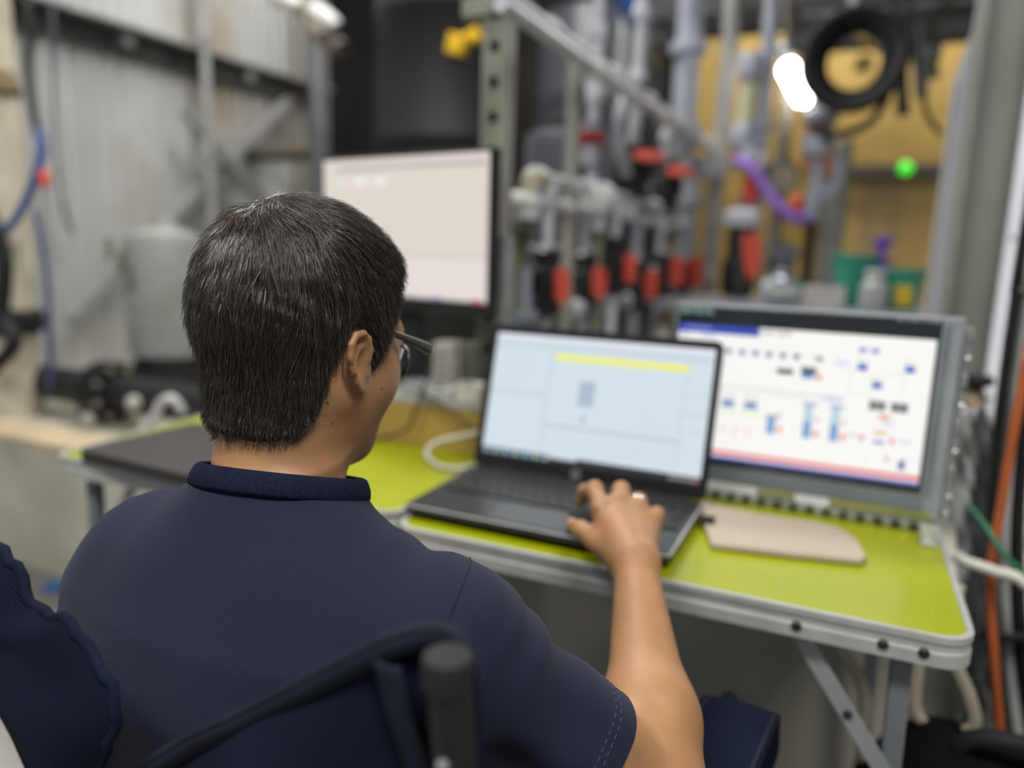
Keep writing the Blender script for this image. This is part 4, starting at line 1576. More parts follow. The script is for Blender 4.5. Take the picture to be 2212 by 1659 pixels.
# silver ring
_rg0, _rg1 = np.array(HAND['ring'][0]), np.array(HAND['ring'][1])
_rc = _rg0 + (_rg1 - _rg0) * .62
_ra = Vector(_rg1 - _rg0).normalized()
_rx = _ra.orthogonal().normalized()
_ry = _ra.cross(_rx)
MB().tube([Vector(_rc) + (_rx * math.cos(a) + _ry * math.sin(a)) * .0104 for a in [k * math.pi / 14 for k in range(28)]], .0019, 8, closed=True).build('finger_ring', M('polished_silver', (.75, .75, .73), .18, 1.), man, smooth=True, label='silver finger ring')

# finger nails
NAIL = M('finger_nail', (.55, .33, .24), .3)
for k, f in list(HAND.items()) + [('thumb', THUMB)]:
    t_ = Vector(f[3])
    ax_ = (t_ - Vector(f[2])).normalized()
    up_ = Vector((0, .25, 1))
    up_ = (up_ - ax_ * up_.dot(ax_)).normalized()
    sd_ = ax_.cross(up_)
    rr_ = (FR.get(k, .0112)) * .80
    nb_ = MB()
    nb_.grid(lambda u, v: t_ + ax_ * (.004 - .011 * u) + (sd_ * math.sin((v - .5) * 1.5) + up_ * math.cos((v - .5) * 1.5)) * rr_, 5, 6)
    nb_.build('finger_nail', NAIL, man, smooth=True, thick=.0006)

# trousers and shoes (under the table)
def legs_sdf(P):
    P = P.astype(np.float32)
    d = sd_ell(P, (-.437, .50, .46), (.19, .15, .085))
    for s in (-1, 1):
        hip, kn, an = v3(-.437 + s * .095, .52, .47), v3(-.437 + s * .12, .86, .455), v3(-.437 + s * .12, .93, .10)
        e = smin(sd_cap(P, hip, kn, .082, .060), sd_cap(P, kn, an, .058, .052), .03)
        d = smin(d, e, .04)
    return d


gv, gq = surface(legs_sdf, (-.75, .30, .0), (-.12, 1.05, .68), .008)
np_mesh('trousers', relax(gv, gq, 1), gq, M('dark_denim', (.012, .013, .018), .9, 0, .3, 30, bump=.3), man)
for s in (-1, 1):
    cx_ = -.437 + s * .12
    sh_, sq_ = surface(lambda P: np.maximum(smin(sd_cap(P.astype(np.float32), (cx_, .93, .05), (cx_ + s * .01, 1.10, .035), .045, .038), sd_cap(P.astype(np.float32), (cx_, .93, .05), (cx_, .93, .12), .046, .05), .03), .004 - P[:, 2]), (cx_ - .1, .84, -.01), (cx_ + .1, 1.2, .2), .006)
    np_mesh('shoe', sh_, sq_, M('black_shoe', (.015, .015, .015), .5), man)

# ---- spectacles
gl = thing('eyeglasses', 'grey-black plastic eyeglasses worn by the seated person', 'glasses', tuple(float(a) for a in from_head((0, .09, 0))))
FRM = M('dark_grey_acetate', (.045, .048, .050), .32, 0, .1, 30)


def hp_(x, y, z):
    return Vector(tuple(float(a) for a in from_head((x, y + .004, z - .002))))


for s in (-1, 1):
    tm = MB()
    path = [(s * .0740, -.012, .020), (s * .0750, -.004, .0205), (s * .0770, .008, .0200), (s * .0795, .040, .0180), (s * .0800, .075, .0150), (s * .0780, .100, .0125), (s * .0740, .109, .0120)]
    wid = [.0018, .0022, .0024, .0027, .0042, .0058, .0050]
    Q = [hp_(*p) for p in path]
    tm.tube(Q, wid, 8, smooth_steps=5)
    tm.build('temple_arm', FRM, gl, smooth=True)
    rim = [hp_(s * (.035 + .0265 * math.cos(a)), .1045 + .004 * (1 - abs(math.cos(a))) - .010 * max(0, math.cos(a)), -.006 + .0185 * math.sin(a)) for a in [k * math.pi / 14 for k in range(28)]]
    MB().tube(rim, .0021, 8, closed=True).build('lens_rim', FRM, gl, smooth=True)
    lm = MB()
    lm.prism(rim, Vector(HR @ v3(0, .0012, 0)))
    lm.build('lens', M('clear_lens', (.9, .9, .88), .03, 0, .01, trans=.97), gl)
    MB().tube([hp_(s * .012, .103, -.010), hp_(s * .0105, .098, -.012), hp_(s * .0115, .094, -.018)], .0013, 6).build('nose_pad', CLEAR, gl)
MB().tube([hp_(-.010, .107, .000), hp_(0, .109, .004), hp_(.010, .107, .000)], .002, 8, smooth_steps=4).build('bridge', FRM, gl, smooth=True)

# ------------------------------------------------------------------ along the corrugated wall
DARKST = M('dark_painted_steel', (.055, .055, .055), .55, .2, .25, 8)
TAUPE = M('taupe_painted_steel', (.21, .18, .135), .6, 0, .2, 6)
XW = WX + .06
g1, g2 = px(60, 8, X=XW), px(640, 168, X=XW)
zz = (g1.z + g2.z) / 2
gb = thing('wall_girt', 'dark steel girt running along the corrugated wall above the man', 'beam', (XW, 2.6, zz))
MB().box((XW + .02, 2.55, zz), (.10, 3.3, .018), None, .003).build('flange', M('grey_girt_steel', (.30, .30, .30), .5, .2), gb)
MB().box((XW - .02, 2.55, zz - .06), (.018, 3.3, .12), None, .003).build('web', DARKST, gb)
for yy in (1.9, 2.7, 3.5):
    MB().box((XW + .005, yy, zz - .05), (.05, .06, .07), None, .004).build('cleat', STEEL, gb)
z2 = px(60, 560, X=XW).z
tag(MB().bar(px(150, 690, X=XW + .03), px(622, 218, X=XW + .03), .05, .05, .004).build('brace_rod', M('brace_grey', (.30, .30, .31), .5, .2)), 'long grey diagonal brace rising across the corrugated wall', 'brace')
tag(MB().bar(px(395, 235, X=XW + .09), px(575, 440, X=XW + .09), .045, .045, .004).build('brace_rod', M('brace_grey', (.3, .3, .3))), 'short grey counter brace crossing the long diagonal brace', 'brace')
c0_, c1_ = px(446, 200, X=XW + .1), 0
cd = thing('wall_conduit', 'pale vertical conduit pipe clipped to the corrugated wall behind the head', 'conduit', (c0_.x, c0_.y, .43))
MB().tube([(c0_.x, c0_.y, .44), (c0_.x, c0_.y, 3.2)], .024, 12).build('conduit_pipe', M('conduit_grey', (.33, .33, .33), .5), cd, smooth='auto')
for z_ in (.9, 1.5, 2.1, 2.7):
    MB().lathe((c0_.x, c0_.y, z_), [(.03, 0), (.03, .03)], 12).build('pipe_clip', STEEL, cd)
# cream riser pipe at the edge of the picture with a black clamp
p0 = px(22, 500, Y=1.72)
rp_ = thing('cream_riser', 'stout cream-painted riser pipe beside the corrugated wall', 'pipe', (p0.x, 1.72, PL_Z))
MB().tube([(p0.x - .05, 1.72, PL_Z + .001), (p0.x - .02, 1.72, 1.0), (p0.x - .035, 1.72, 2.4)], .075, 20).build('riser_pipe', CREAM, rp_, smooth='auto')
MB().lathe((p0.x - .04, 1.72, px(20, 190, Y=1.72).z - .03), [(.085, 0), (.09, .01), (.09, .05), (.085, .06)], 20).build('clamp', DARK, rp_)
MB().box((p0.x + .055, 1.70, px(40, 175, Y=1.72).z), (.09, .06, .07), None, .01).build('clamp_lug', M('tan_fitting', (.33, .25, .13), .5), rp_)
MB().lathe((p0.x - .045, 1.72, px(0, 690, Y=1.72).z - .05), [(.085, 0), (.11, .02), (.11, .08), (.085, .10)], 20).build('lower_collar', MATTE, rp_)
wp = px(65, 160, Y=1.78)
tag(MB().tube([px(58, 0, Y=1.9), px(62, 60, Y=1.9), px(60, 150, Y=1.9), px(75, 260, Y=1.9), px(95, 330, Y=1.9)], .014, 8, smooth_steps=5).build('hanging_rod', DARKST, smooth=True), 'dark rod hanging beside the cream riser pipe', 'rod')
BLUE = M('blue_hose', (.035, .10, .30), .45)
tag(MB().tube([px(88, 285, Y=1.68), px(86, 350, Y=1.66), px(62, 420, Y=1.64), px(20, 490, Y=1.62), px(-60, 540, Y=1.62)], .014, 10, smooth_steps=6).build('blue_hose', BLUE, smooth=True), 'bright blue hose sweeping across the cream riser pipe', 'hose')
tag(MB().tube([px(75, 455, Y=1.74), px(90, 520, Y=1.74), px(103, 620, Y=1.74), px(107, 740, Y=1.74), px(110, 850, Y=1.74)], .010, 8, smooth_steps=6).build('blue_cable', M('navy_cable', (.07, .10, .22), .5), smooth=True), 'thin navy cable dropping straight down by the cream riser pipe', 'cable')
tag(MB().tube([px(112, 12, X=WX + .115), px(116, 180, X=WX + .09), px(120, 300, X=WX + .09), px(128, 380, X=WX + .09), px(138, 450, X=WX + .09), px(158, 505, X=WX + .09)], .009, 8, smooth_steps=6).build('grey_cable', M('slate_cable', (.12, .13, .17), .5), smooth=True), 'short slate-grey cable end dangling in front of the wall', 'cable')
rt_ = px(95, 385, Y=1.66)
tag(MB().lathe(rt_ + Vector((0, 0, -.03)), [(.008, 0), (.018, .006), (.018, .04), (.010, .055), (.004, .06)], 12).build('red_tag', RED, smooth='auto'), 'small red plug hanging by the blue hose', 'plug')
tag(MB().tube([px(-30, 450, Y=1.6), px(8, 560, Y=1.6), px(4, 680, Y=1.6), px(30, 740, Y=1.6), px(-20, 800, Y=1.6)], .026, 10, smooth_steps=6).build('black_hose', MATTE, smooth=True), 'thick black hose bulging out at the foot of the cream riser', 'hose')

# black pipe with bolted flange lying on the plinth
bp_y = 1.80
za = max(px(200, 865, Y=bp_y).z, PL_Z + .115)
bpz = thing('flanged_pipe', 'black horizontal pipe with bolted flange lying on the concrete plinth', 'pipe', (-2.3, bp_y, PL_Z))
MB().tube([(-3.2, bp_y, za), (-1.55, bp_y, za)], .065, 18).build('pipe_run', DARK, bpz, smooth='auto')
fx = px(238, 865, Y=bp_y).x
for dx_ in (-.028, .028):
    fl = MB().lathe((fx + dx_ - .012, bp_y, za), [(.11, 0), (.11, .024)], 24, (1, 0, 0)).build('flange', MATTE, bpz)
    for k in range(8):
        a_ = k * math.pi / 4 + .3
        MB().lathe((fx + dx_ * 1.6 - .01, bp_y + .09 * math.cos(a_), za + .09 * math.sin(a_)), [(.012, 0), (.012, .02)], 6, (1, 0, 0)).build('bolt', M('zinc_bolt', (.45, .42, .33), .4, .6), fl)
for x_ in (-2.9, -1.75):
    MB().box((x_, bp_y, (PL_Z + za - .05) / 2 + .005), (.06, .13, za - .05 - PL_Z + .02), None, .005).build('pipe_saddle', STEEL, bpz)
for (u, v, lab) in ((195, 872, 'pale round fitting on the black pipe, left of its flange'), (285, 872, 'pale round fitting on the black pipe, right of its flange'), (190, 915, 'small white cap on the plinth under the black pipe')):
    q = px(u, v, Y=bp_y - .09)
    q.z = max(q.z, PL_Z + .03)
    tag(MB().lathe(q + Vector((0, .02, 0)), [(.022, 0), (.026, .005), (.026, .02), (.016, .03), (.010, .034)], 16, (0, -1, 0)).build('round_fitting', M('off_white_fitting', (.5, .48, .42), .5), smooth='auto'), lab, 'fitting')
# pale vessel on a black base, behind the head
vs_ = px(350, 640, Y=2.15)
ve = thing('pale_vessel', 'pale cylindrical vessel on a black base behind the man\'s head', 'tank', (vs_.x, 2.15, PL_Z))
vz0, vz1 = px(350, 775, Y=2.15).z, px(350, 490, Y=2.15).z
MB().lathe((vs_.x + .03, 2.15, vz0), [(.10, 0), (.145, .03), (.15, .06), (.15, vz1 - vz0 - .07), (.13, vz1 - vz0 - .03), (.05, vz1 - vz0), (.03, vz1 - vz0 + .05)], 28).build('vessel_shell', M('pale_vessel_paint', (.30, .31, .30), .55, 0, .12, 6, stain=((.22, .23, .17), 7, .56)), ve, smooth='auto')
MB().lathe((vs_.x + .03, 2.15, PL_Z + .001), [(.19, 0), (.19, .05), (.15, .08), (.14, vz0 - PL_Z)], 24).build('vessel_base', MATTE, ve)
for k in range(3):
    MB().tube([(vs_.x - .09 + .05 * k, 2.0, vz1 - .05 - .05 * k), (vs_.x - .07 + .05 * k, 1.98, vz1 - .12 - .05 * k)], .014, 8).build('vessel_port', M('olive_fitting', (.16, .18, .12), .6), ve)
cloth = px(405, 868, Y=1.50)
cw = MB()
cw.grid(lambda u, v: (cloth.x - .09 + .18 * u, 1.47 + .09 * v, PL_Z + .085 + .055 * math.sin(math.pi * u) * math.sin(math.pi * v) + .012 * math.sin(11 * u + 7 * v)), 14, 10)
cr2 = thing('folded_cloth', 'crumpled white cloth on a black drum top near the man\'s neck', 'cloth', (cloth.x, 1.51, PL_Z))
cw.build('cloth_sheet', WHITE, cr2, smooth=True, thick=.006)
MB().tube([px(300, 935, Y=1.50), px(330, 905, Y=1.50), px(350, 868, Y=1.50), px(375, 862, Y=1.5), px(395, 890, Y=1.52)], .012, 8, smooth_steps=5).build('cloth_cord', WHITE, cr2, smooth=True)
dm = thing('cable_drum', 'squat black cable drum under the crumpled white cloth', 'drum', (cloth.x, 1.58, PL_Z))
MB().lathe((cloth.x, 1.57, PL_Z + .001), [(.10, 0), (.10, .012), (.07, .015), (.07, .065), (.10, .068), (.10, .08)], 24).build('drum_body', MATTE, dm)
MB().box((cloth.x + .04, 1.475, PL_Z + .03), (.05, .004, .03), None, .001).build('drum_sticker', M('yellow_sticker', (.55, .55, .03), .5), dm)
# corner steelwork
k0 = px(645, 300, Y=4.0)
cc = thing('corner_column', 'taupe steel corner column at the end of the corrugated wall', 'column', (k0.x, 4.0, PL_Z))
MB().box((k0.x, 4.0, 2.4), (.012, .14, 3.92)).build('web', TAUPE, cc)
for s in (-1, 1):
    MB().box((k0.x, 4.0 + s * .075, 2.4), (.13, .012, 3.92)).build('flange', TAUPE, cc)
k1 = px(686, 300, Y=3.5)
ps_ = thing('strut_post', 'slim grey strut post with dark back beside the black tank', 'post', (k1.x, 3.5, PL_Z))
MB().box((k1.x, 3.5, 1.75), (.045, .05, 2.62), None, .004).build('post_channel', M('cool_grey_steel', (.26, .27, .30), .45, .3), ps_)
MB().box((k1.x - .035, 3.52, 1.75), (.03, .05, 2.62), None, .003).build('post_back', DARK, ps_)
hb0, hb1 = px(510, 342, Y=3.55), px(690, 340, Y=3.55)
sh_t = thing('wall_shelf', 'dark bracketed shelf rail between the conduit and the strut post', 'shelf', (hb0.x, 3.55, hb0.z))
MB().bar(hb0, hb1, .08, .035, .004).build('shelf_rail', DARKST, sh_t)
MB().bar(hb0 + Vector((0, 0, .04)), hb1 + Vector((0, 0, .04)), .07, .03, .003).build('shelf_board', TAUPE, sh_t)
MB().bar(px(508, 345, Y=3.56), px(505, 470, Y=3.56), .05, .03).build('shelf_bracket', DARK, sh_t)
MB().bar(px(520, 350, Y=3.58), px(575, 430, Y=3.58), .04, .02).build('shelf_stay', STEEL, sh_t)
fx_ = thing('pipe_cluster', 'cluster of white elbow fittings on a brown pipe high above the strut post', 'pipe fitting', tuple(px(660, 60, Y=3.3)))
MB().tube([px(640, -40, Y=3.3), px(668, 40, Y=3.3), px(690, 75, Y=3.3), px(735, 100, Y=3.3)], .035, 10, smooth_steps=4).build('brown_pipe', TAUPE, fx_, smooth=True)
for (a_, b_) in (((596, -6), (645, 16)), ((680, 25), (725, 60))):
    MB().tube([px(*a_, Y=3.22), px((a_[0] + b_[0]) / 2, (a_[1] + b_[1]) / 2 - 4, Y=3.2), px(*b_, Y=3.22)], .045, 12, smooth_steps=4).build('elbow', WHITE, fx_, smooth=True)
MB().tube([px(700, 80, Y=3.25), px(738, 108, Y=3.25)], .05, 12).build('union_nut', M('worn_grey_brown', (.16, .13, .11), .6), fx_)

# ------------------------------------------------------------------ tanks
def tank(name, label, u0, u1, y, z1, mat, lidmat, rings=3, group=None):
    a_, b_ = px(u0, 300, Y=y), px(u1, 300, Y=y)
    r = (b_.x - a_.x) / 2
    cx_ = (a_.x + b_.x) / 2
    t = thing(name, label, 'tank', (cx_, y + r, PL_Z), 0, group)
    H = z1 - PL_Z
    prof = [(r * .97, .001), (r, .03)]
    for k in range(rings):
        h = H * (k + 1) / (rings + 1)
        prof += [(r, h - .03), (r * 1.02, h - .015), (r * 1.02, h + .015), (r, h + .03)]
    prof += [(r, H - .06), (r * .96, H - .02), (r * .7, H), (.02, H + .02)]
    MB().lathe((cx_, y + r, PL_Z), prof, 40).build('tank_shell', mat, t, smooth='auto')
    MB().lathe((cx_, y + r, z1 + .0), [(r * .35, 0), (r * .36, .04), (r * .3, .06)], 24).build('tank_lid', lidmat, t)
    MB().tube([(cx_ + r * .6, y + r * .3, z1 - .02), (cx_ + r * .6, y + r * .3, z1 + .25)], .03, 10).build('tank_inlet', lidmat, t)
    return t


BTANK = M('black_polyethylene', (.004, .004, .0045), .6, 0, .2, 3)
GTANK = M('slate_polyethylene', (.065, .070, .088), .38, 0, .15, 3)
tank('storage_tank', 'huge black storage tank behind the desktop monitor', 742, 1055, 3.05, 2.75, BTANK, DARK)
tank('storage_tank', 'slate-grey glossy tank directly behind the slotted steel post', 1105, 1262, 2.55, 1.52, GTANK, DARK)
tank('storage_tank', 'slate-grey tank half hidden by the grey U-shaped hose', 1285, 1420, 3.0, 1.55, GTANK, DARK)
tank('storage_tank', 'tall dark tank at the back under the blue drum', 1120, 1370, 4.6, 2.6, GTANK, DARK)
def on_tank(u, v):
    a_, b_ = px(742, 300, Y=3.05), px(1055, 300, Y=3.05)
    r_, cx_ = (b_.x - a_.x) / 2 * 1.03, (a_.x + b_.x) / 2
    for k in range(400):
        p_ = px(u, v, Y=2.9 + k * .005)
        if math.hypot(p_.x - cx_, p_.y - 3.05 - r_ / 1.03) < r_:
            break
    return p_


YEL = M('yellow_plastic', (.80, .50, .01), .45)
yt = thing('yellow_tag', 'bright yellow tag fixed to the black storage tank', 'tag', tuple(on_tank(1000, 95)))
MB().box(on_tank(988, 97), (.085, .05, .085), Matrix.Rotation(.25, 4, 'Y'), .008).build('tag_plate', YEL, yt)
MB().box(on_tank(1022, 80), (.07, .05, .055), Matrix.Rotation(-.4, 4, 'Y'), .008).build('tag_clip', YEL, yt)
bd_ = px(1410, -20, Y=4.2)
bt = thing('blue_drum', 'blue plastic drum standing high above the pipe rack', 'drum', (bd_.x, 4.3, bd_.z - .1))
MB().lathe((bd_.x, 4.35, bd_.z - .14), [(.10, 0), (.185, .025), (.215, .08), (.225, .12), (.225, .6)], 28).build('drum_shell', M('blue_polyethylene', (.02, .07, .27), .4), bt, smooth='auto')
MB().lathe((bd_.x, 4.35, bd_.z + .1), [(.232, 0), (.232, .03)], 28).build('drum_hoop', M('blue_hoop', (.03, .09, .3), .4), bt)
for s in (-1, 1):
    MB().bar((bd_.x + s * .2, 4.35, PL_Z), (bd_.x + s * .2, 4.35, bd_.z + .05), .04, .04, .003).build('drum_stand', STEEL, bt)

# ------------------------------------------------------------------ pipe rack: recedes away from the slotted post
RX = -.75
pp_ = px(1072, 400, X=-.78)
post = thing('slotted_post', 'grey-green slotted steel post just behind the desktop monitor', 'post', (pp_.x, pp_.y, PL_Z))
POST = M('grey_green_strut', (.22, .23, .18), .55, .25, .2, 9)
for s in (-1, 1):
    MB().box((pp_.x + s * .026, pp_.y, PL_Z + .93), (.006, .05, 1.858)).build('post_side', M('pale_strut_edge', (.36, .36, .33), .5, .3), post)
MB().box((pp_.x, pp_.y + .022, PL_Z + .93), (.05, .006, 1.858)).build('post_back', POST, post)
for s in (-1, 1):
    MB().box((pp_.x + s * .018, pp_.y - .024, PL_Z + .93), (.014, .004, 1.858)).build('post_lip', POST, post)
for k in range(24):
    MB().box((pp_.x, pp_.y - .022, PL_Z + .10 + k * .074), (.026, .005, .050), None, .001).build('post_web', POST, post)
MB().box((pp_.x - .03, pp_.y, px(1040, -8, X=-.78).z), (.10, .07, .04), None, .005).build('post_bracket', POST, post)

ORD = ['first', 'second', 'third', 'fourth', 'fifth', 'sixth', 'seventh', 'eighth', 'ninth', 'tenth']


def hpipe(name, label, p, q, r, mat, couplings, cmat, cat='pipe', group=None):
    t = thing(name, label, cat, tuple((p + q) / 2), 0, group)
    MB().tube([p, q], r, 12).build('pipe_run', mat, t, smooth='auto')
    d_ = (q - p).normalized()
    for f in couplings:
        c_ = p.lerp(q, f)
        MB().lathe(c_ - d_ * .035, [(r * 1.3, 0), (r * 1.45, .01), (r * 1.45, .06), (r * 1.3, .07)], 12, d_).build('coupling', cmat, t, smooth='auto')
    return t


def along(u0, v0, y1, X=RX):
    p = px(u0, v0, X=X)
    return p, Vector((p.x, y1, p.z))


p, q = along(1108, 2, 4.3)
hpipe('header_pipe', 'white header pipe running back along the top of the pipe rack', p - Vector((0, .12, 0)), q, .017, PALEPIPE, (.12, .3, .45, .62, .8), WHITE)
p, q = along(1128, 40, 4.2, RX + .07)
hpipe('header_pipe', 'second white header pipe just under the top one on the rack', p - Vector((0, .1, 0)), q, .016, PALEPIPE, (.2, .45, .7), WHITE)
p, q = along(1150, 378, 3.3)
hpipe('header_pipe', 'white mid-height header pipe with bulky tee fittings on the rack', p, q, .016, PALEPIPE, (.02, .18, .55, .75), WHITE)
p, q = along(1170, 437, 3.5)
hpipe('header_pipe', 'pale lower header pipe just below the mid-height one', p, q, .014, PALEPIPE, (.1, .35, .6, .8), WHITE)
p, q = along(1105, 70, 4.8, RX - .5)
hpipe('header_pipe', 'grey header pipe far behind the top of the rack', p + Vector((0, .9, 0)), q, .028, GREYPIPE, (.2, .5, .8), GREYPIPE)
p, q = along(1118, 545, 3.6, RX - .09)
hpipe('header_pipe', 'dark grey header pipe behind the row of red-handled valves', p, q, .02, GREYPIPE, (.1, .25, .4, .55, .7, .85), MATTE)
p, q = along(1112, 690, 3.8, RX - .02)
hpipe('header_pipe', 'blue-grey bottom header pipe low down behind the laptop lid', p, q, .02, M('blue_grey_pipe', (.24, .27, .33), .4), (.08, .2, .33, .46, .6, .75, .9), PALEPIPE)
hpipe('branch_pipe', 'short pale branch pipe joining the slotted post to the rack', px(1080, 428, Y=1.66), px(1165, 436, Y=1.70), .014, PALEPIPE, (.5,), WHITE)
tf = px(1295, 430, X=RX + .02)
tt = thing('tee_fitting', 'big white rounded tee fitting in the middle of the mid-height pipe', 'pipe fitting', tuple(tf))
MB().lathe(tf + Vector((0, -.06, 0)), [(.02, 0), (.044, .012), (.050, .04), (.050, .08), (.044, .108), (.02, .12)], 18, (0, 1, 0)).build('tee_body', WHITE, tt, smooth='auto')
MB().tube([tf, tf - Vector((0, 0, .09))], .02, 12).build('tee_branch', PALEPIPE, tt)
tb = px(1155, 385, X=RX)
te = thing('elbow_fitting', 'cream elbow fitting at the near end of the mid-height pipe', 'pipe fitting', tuple(tb))
MB().tube([tb + Vector((0, .03, 0)), tb + Vector((0, -.015, .0)), tb + Vector((0, -.03, -.03)), tb + Vector((0, -.035, -.09))], .024, 12, smooth_steps=4).build('elbow_body', M('cream_plastic', (.45, .42, .32), .5), te, smooth=True)
MB().lathe(tb + Vector((0, -.035, -.10)), [(.03, 0), (.03, .03)], 12).build('elbow_nut', PALEPIPE, te)


def riser(u, v, X, r, z0, z1, mat, label, valve=None, group='upright pipes of the rack', handle='paddle', collars=(.3, .7), y=None):
    """an upright pipe; valve = (pixel row of its valve, body colour material)"""
    p = px(u, v, X=X) if y is None else px(u, v, Y=y)
    t = thing('upright_pipe', label, 'pipe', (p.x, p.y, z0), 0, group)
    MB().tube([(p.x, p.y, z0), (p.x, p.y, z1)], r, 12).build('pipe_run', mat, t, smooth='auto')
    for f in collars:
        MB().lathe((p.x, p.y, z0 + (z1 - z0) * f), [(r * 1.3, 0), (r * 1.5, .006), (r * 1.5, .044), (r * 1.3, .05)], 12).build('collar', mat, t, smooth='auto')
    if valve:
        zv = (px(u, valve[0], X=X) if y is None else px(u, valve[0], Y=y)).z
        s = valve[1]
        vb = MB()
        vb.lathe((p.x, p.y, zv - .09 * s), [(.028 * s, 0), (.040 * s, .01), (.040 * s, .03), (.032 * s, .04), (.048 * s, .06), (.048 * s, .12), (.032 * s, .14), (.040 * s, .15), (.040 * s, .17), (.028 * s, .18)], 16)
        b_ = vb.build('valve_body', DARK, t, smooth='auto')
        MB().tube([(p.x, p.y, zv), (p.x + .055 * s, p.y - .055 * s, zv)], .014 * s, 8).build('valve_stem', MATTE, t)
        hx, hy = p.x + .06 * s, p.y - .06 * s
        if handle == 'paddle':
            o_ = [(-.012, .05), (.012, .05), (.022, .02), (.018, -.045), (0, -.06), (-.018, -.045), (-.022, .02)]
            MB().prism([Vector((hx, hy, zv)) + (Vector((.7, .7, 0)) * a_ + Vector((0, 0, b2))) * s * .8 for a_, b2 in o_], Vector((.018, -.018, 0)) * s).build('valve_handle', RED, t)
        else:
            MB().lathe((hx - .01, hy + .01, zv - .016), [(.012 * s, 0), (.034 * s, .004), (.038 * s, .014), (.034 * s, .026), (.012 * s, .034)], 14, (.12, -.25, 1)).build('valve_handwheel', RED, t, smooth='auto')
    return t


OLIVE = M('olive_hose', (.10, .115, .07), .6)
riser(1123, 560, RX - .05, .022, PL_Z, px(1150, 450, X=RX - .05).z, OLIVE, 'olive-green upright hose right behind the slotted post', None, collars=(.9,))
riser(1092, 620, RX + .06, .018, PL_Z, 1.12, STEEL, 'short steel upright beside the foot of the slotted post', None, collars=())
riser(1137, 640, RX - .02, .013, PL_Z, 1.05, M('blue_grey_pipe', (.24, .27, .33), .4), 'thin blue-grey upright pipe next to the olive hose', None, collars=(.6,))
specs = [(1180, 610, RX, 1.28, (610, 1.0)), (1262, 608, RX - .03, 1.26, (605, 1.05)), (1326, 575, RX + .05, 1.25, (575, 1.0)), (1372, 612, RX, 1.24, (608, 1.15)), (1424, 582, RX + .02, 1.22, (582, 1.3)), (1462, 580, RX, 1.22, (582, 1.5))]
for k, (u, v, X, zt, vl) in enumerate(specs):
    riser(u, v, X, .014 + .003 * (k % 2), PL_Z, zt, GREYPIPE if k % 2 else PALEPIPE, 'upright pipe with a red-handled black valve, %s of six from the slotted post' % ORD[k], vl, 'six valve pipes of the rack', collars=(.08, .22, .62, .74, .93))
TAN = M('grey_beige_upright', (.30, .29, .25), .55, .1)
riser(1228, 480, RX, .020, PL_Z, 1.62, TAN, 'thick grey-beige upright between the first two red valves', None, 'frame uprights of the rack', collars=())
riser(1293, 560, RX + .01, .013, PL_Z, 1.24, M('olive_grey_pipe', (.24, .24, .17), .5), 'thin olive-grey upright under the big white tee', None, collars=(.85,))
riser(1288, 150, RX, .017, 1.27, 1.95, PALEPIPE, 'pale upright carrying the dark red flange', None, collars=(.35, .6))
fr = px(1275, 298, X=RX)
tr = thing('red_flange', 'dark red square flange clamped on the pale upright', 'flange', tuple(fr))
MB().box(fr, (.07, .07, .035), None, .006).build('flange_block', M('dark_red_plastic', (.28, .008, .014), .4), tr)
MB().lathe(fr + Vector((0, 0, .018)), [(.026, 0), (.026, .025)], 12).build('flange_neck', GREYPIPE, tr)
MB().lathe(fr - Vector((0, 0, .075)), [(.028, 0), (.028, .058)], 12).build('flange_sleeve', GREYPIPE, tr)
riser(1370, 300, RX, .020, 1.2, 2.0, PALEPIPE, 'pale upright with bright red handwheel inside the grey U-shaped hose', (345, 1.45), 'upright pipes of the rack', 'wheel', collars=(.55, .8))
riser(1436, 380, RX, .020, 1.2, 1.55, PALEPIPE, 'short pale upright with pinkish red handwheel', (376, 1.55), 'upright pipes of the rack', 'wheel', collars=(.9,))
us_ = thing('u_hose', 'grey U-shaped hose hanging in front of the second slate tank', 'hose', tuple(px(1370, 300, X=RX)))
MB().tube([px(1372, 195, X=RX), px(1345, 230, X=RX), px(1338, 300, X=RX), px(1348, 360, X=RX), px(1375, 402, X=RX), px(1400, 408, X=RX)], .021, 10, smooth_steps=6).build('hose_loop', GREYPIPE, us_, smooth=True)
MB().lathe(px(1372, 205, X=RX), [(.028, 0), (.028, .05)], 12).build('hose_ferrule', STEEL, us_)
LAV = M('pale_blue_grey_pipe', (.36, .385, .45), .4)
riser(1482, 180, RX, .052, 1.5, 2.3, LAV, 'fat pale blue-grey upright near the far end of the header pipe', None, collars=(.1, .5))
riser(1484, 520, RX, .040, PL_Z, 1.52, GREYPIPE, 'fat grey upright below the pale blue-grey one', None, collars=(.4, .8))
ln_p = thing('leaning_pipe', 'long pale pipe leaning slightly at the far end of the rack', 'pipe', tuple(px(1530, 660, Y=3.6)))
MB().tube([px(1524, 700, Y=3.6), px(1545, 400, Y=3.6), px(1576, 120, Y=3.6), px(1585, -40, Y=3.6)], .036, 14).build('pipe_run', M('warm_pale_pipe', (.40, .39, .37), .45), ln_p, smooth='auto')
MB().lathe(px(1540, 385, Y=3.6), [(.06, 0), (.06, .09)], 14).build('coupling', PALEPIPE, ln_p)
riser(1560, 240, None, .03, .5, 2.3, GREYPIPE, 'grey upright just behind the leaning pipe', None, y=4.0, collars=(.5,))
fm = px(1612, 220, Y=3.3)
fl_ = thing('flow_meter', 'clear flow meter tube with yellowish core above the purple hose', 'flow meter', tuple(fm))
MB().tube([px(1622, 140, Y=3.3), px(1604, 300, Y=3.3)], .030, 14).build('meter_tube', M('yellowish_tube', (.55, .56, .40), .3), fl_, smooth='auto')
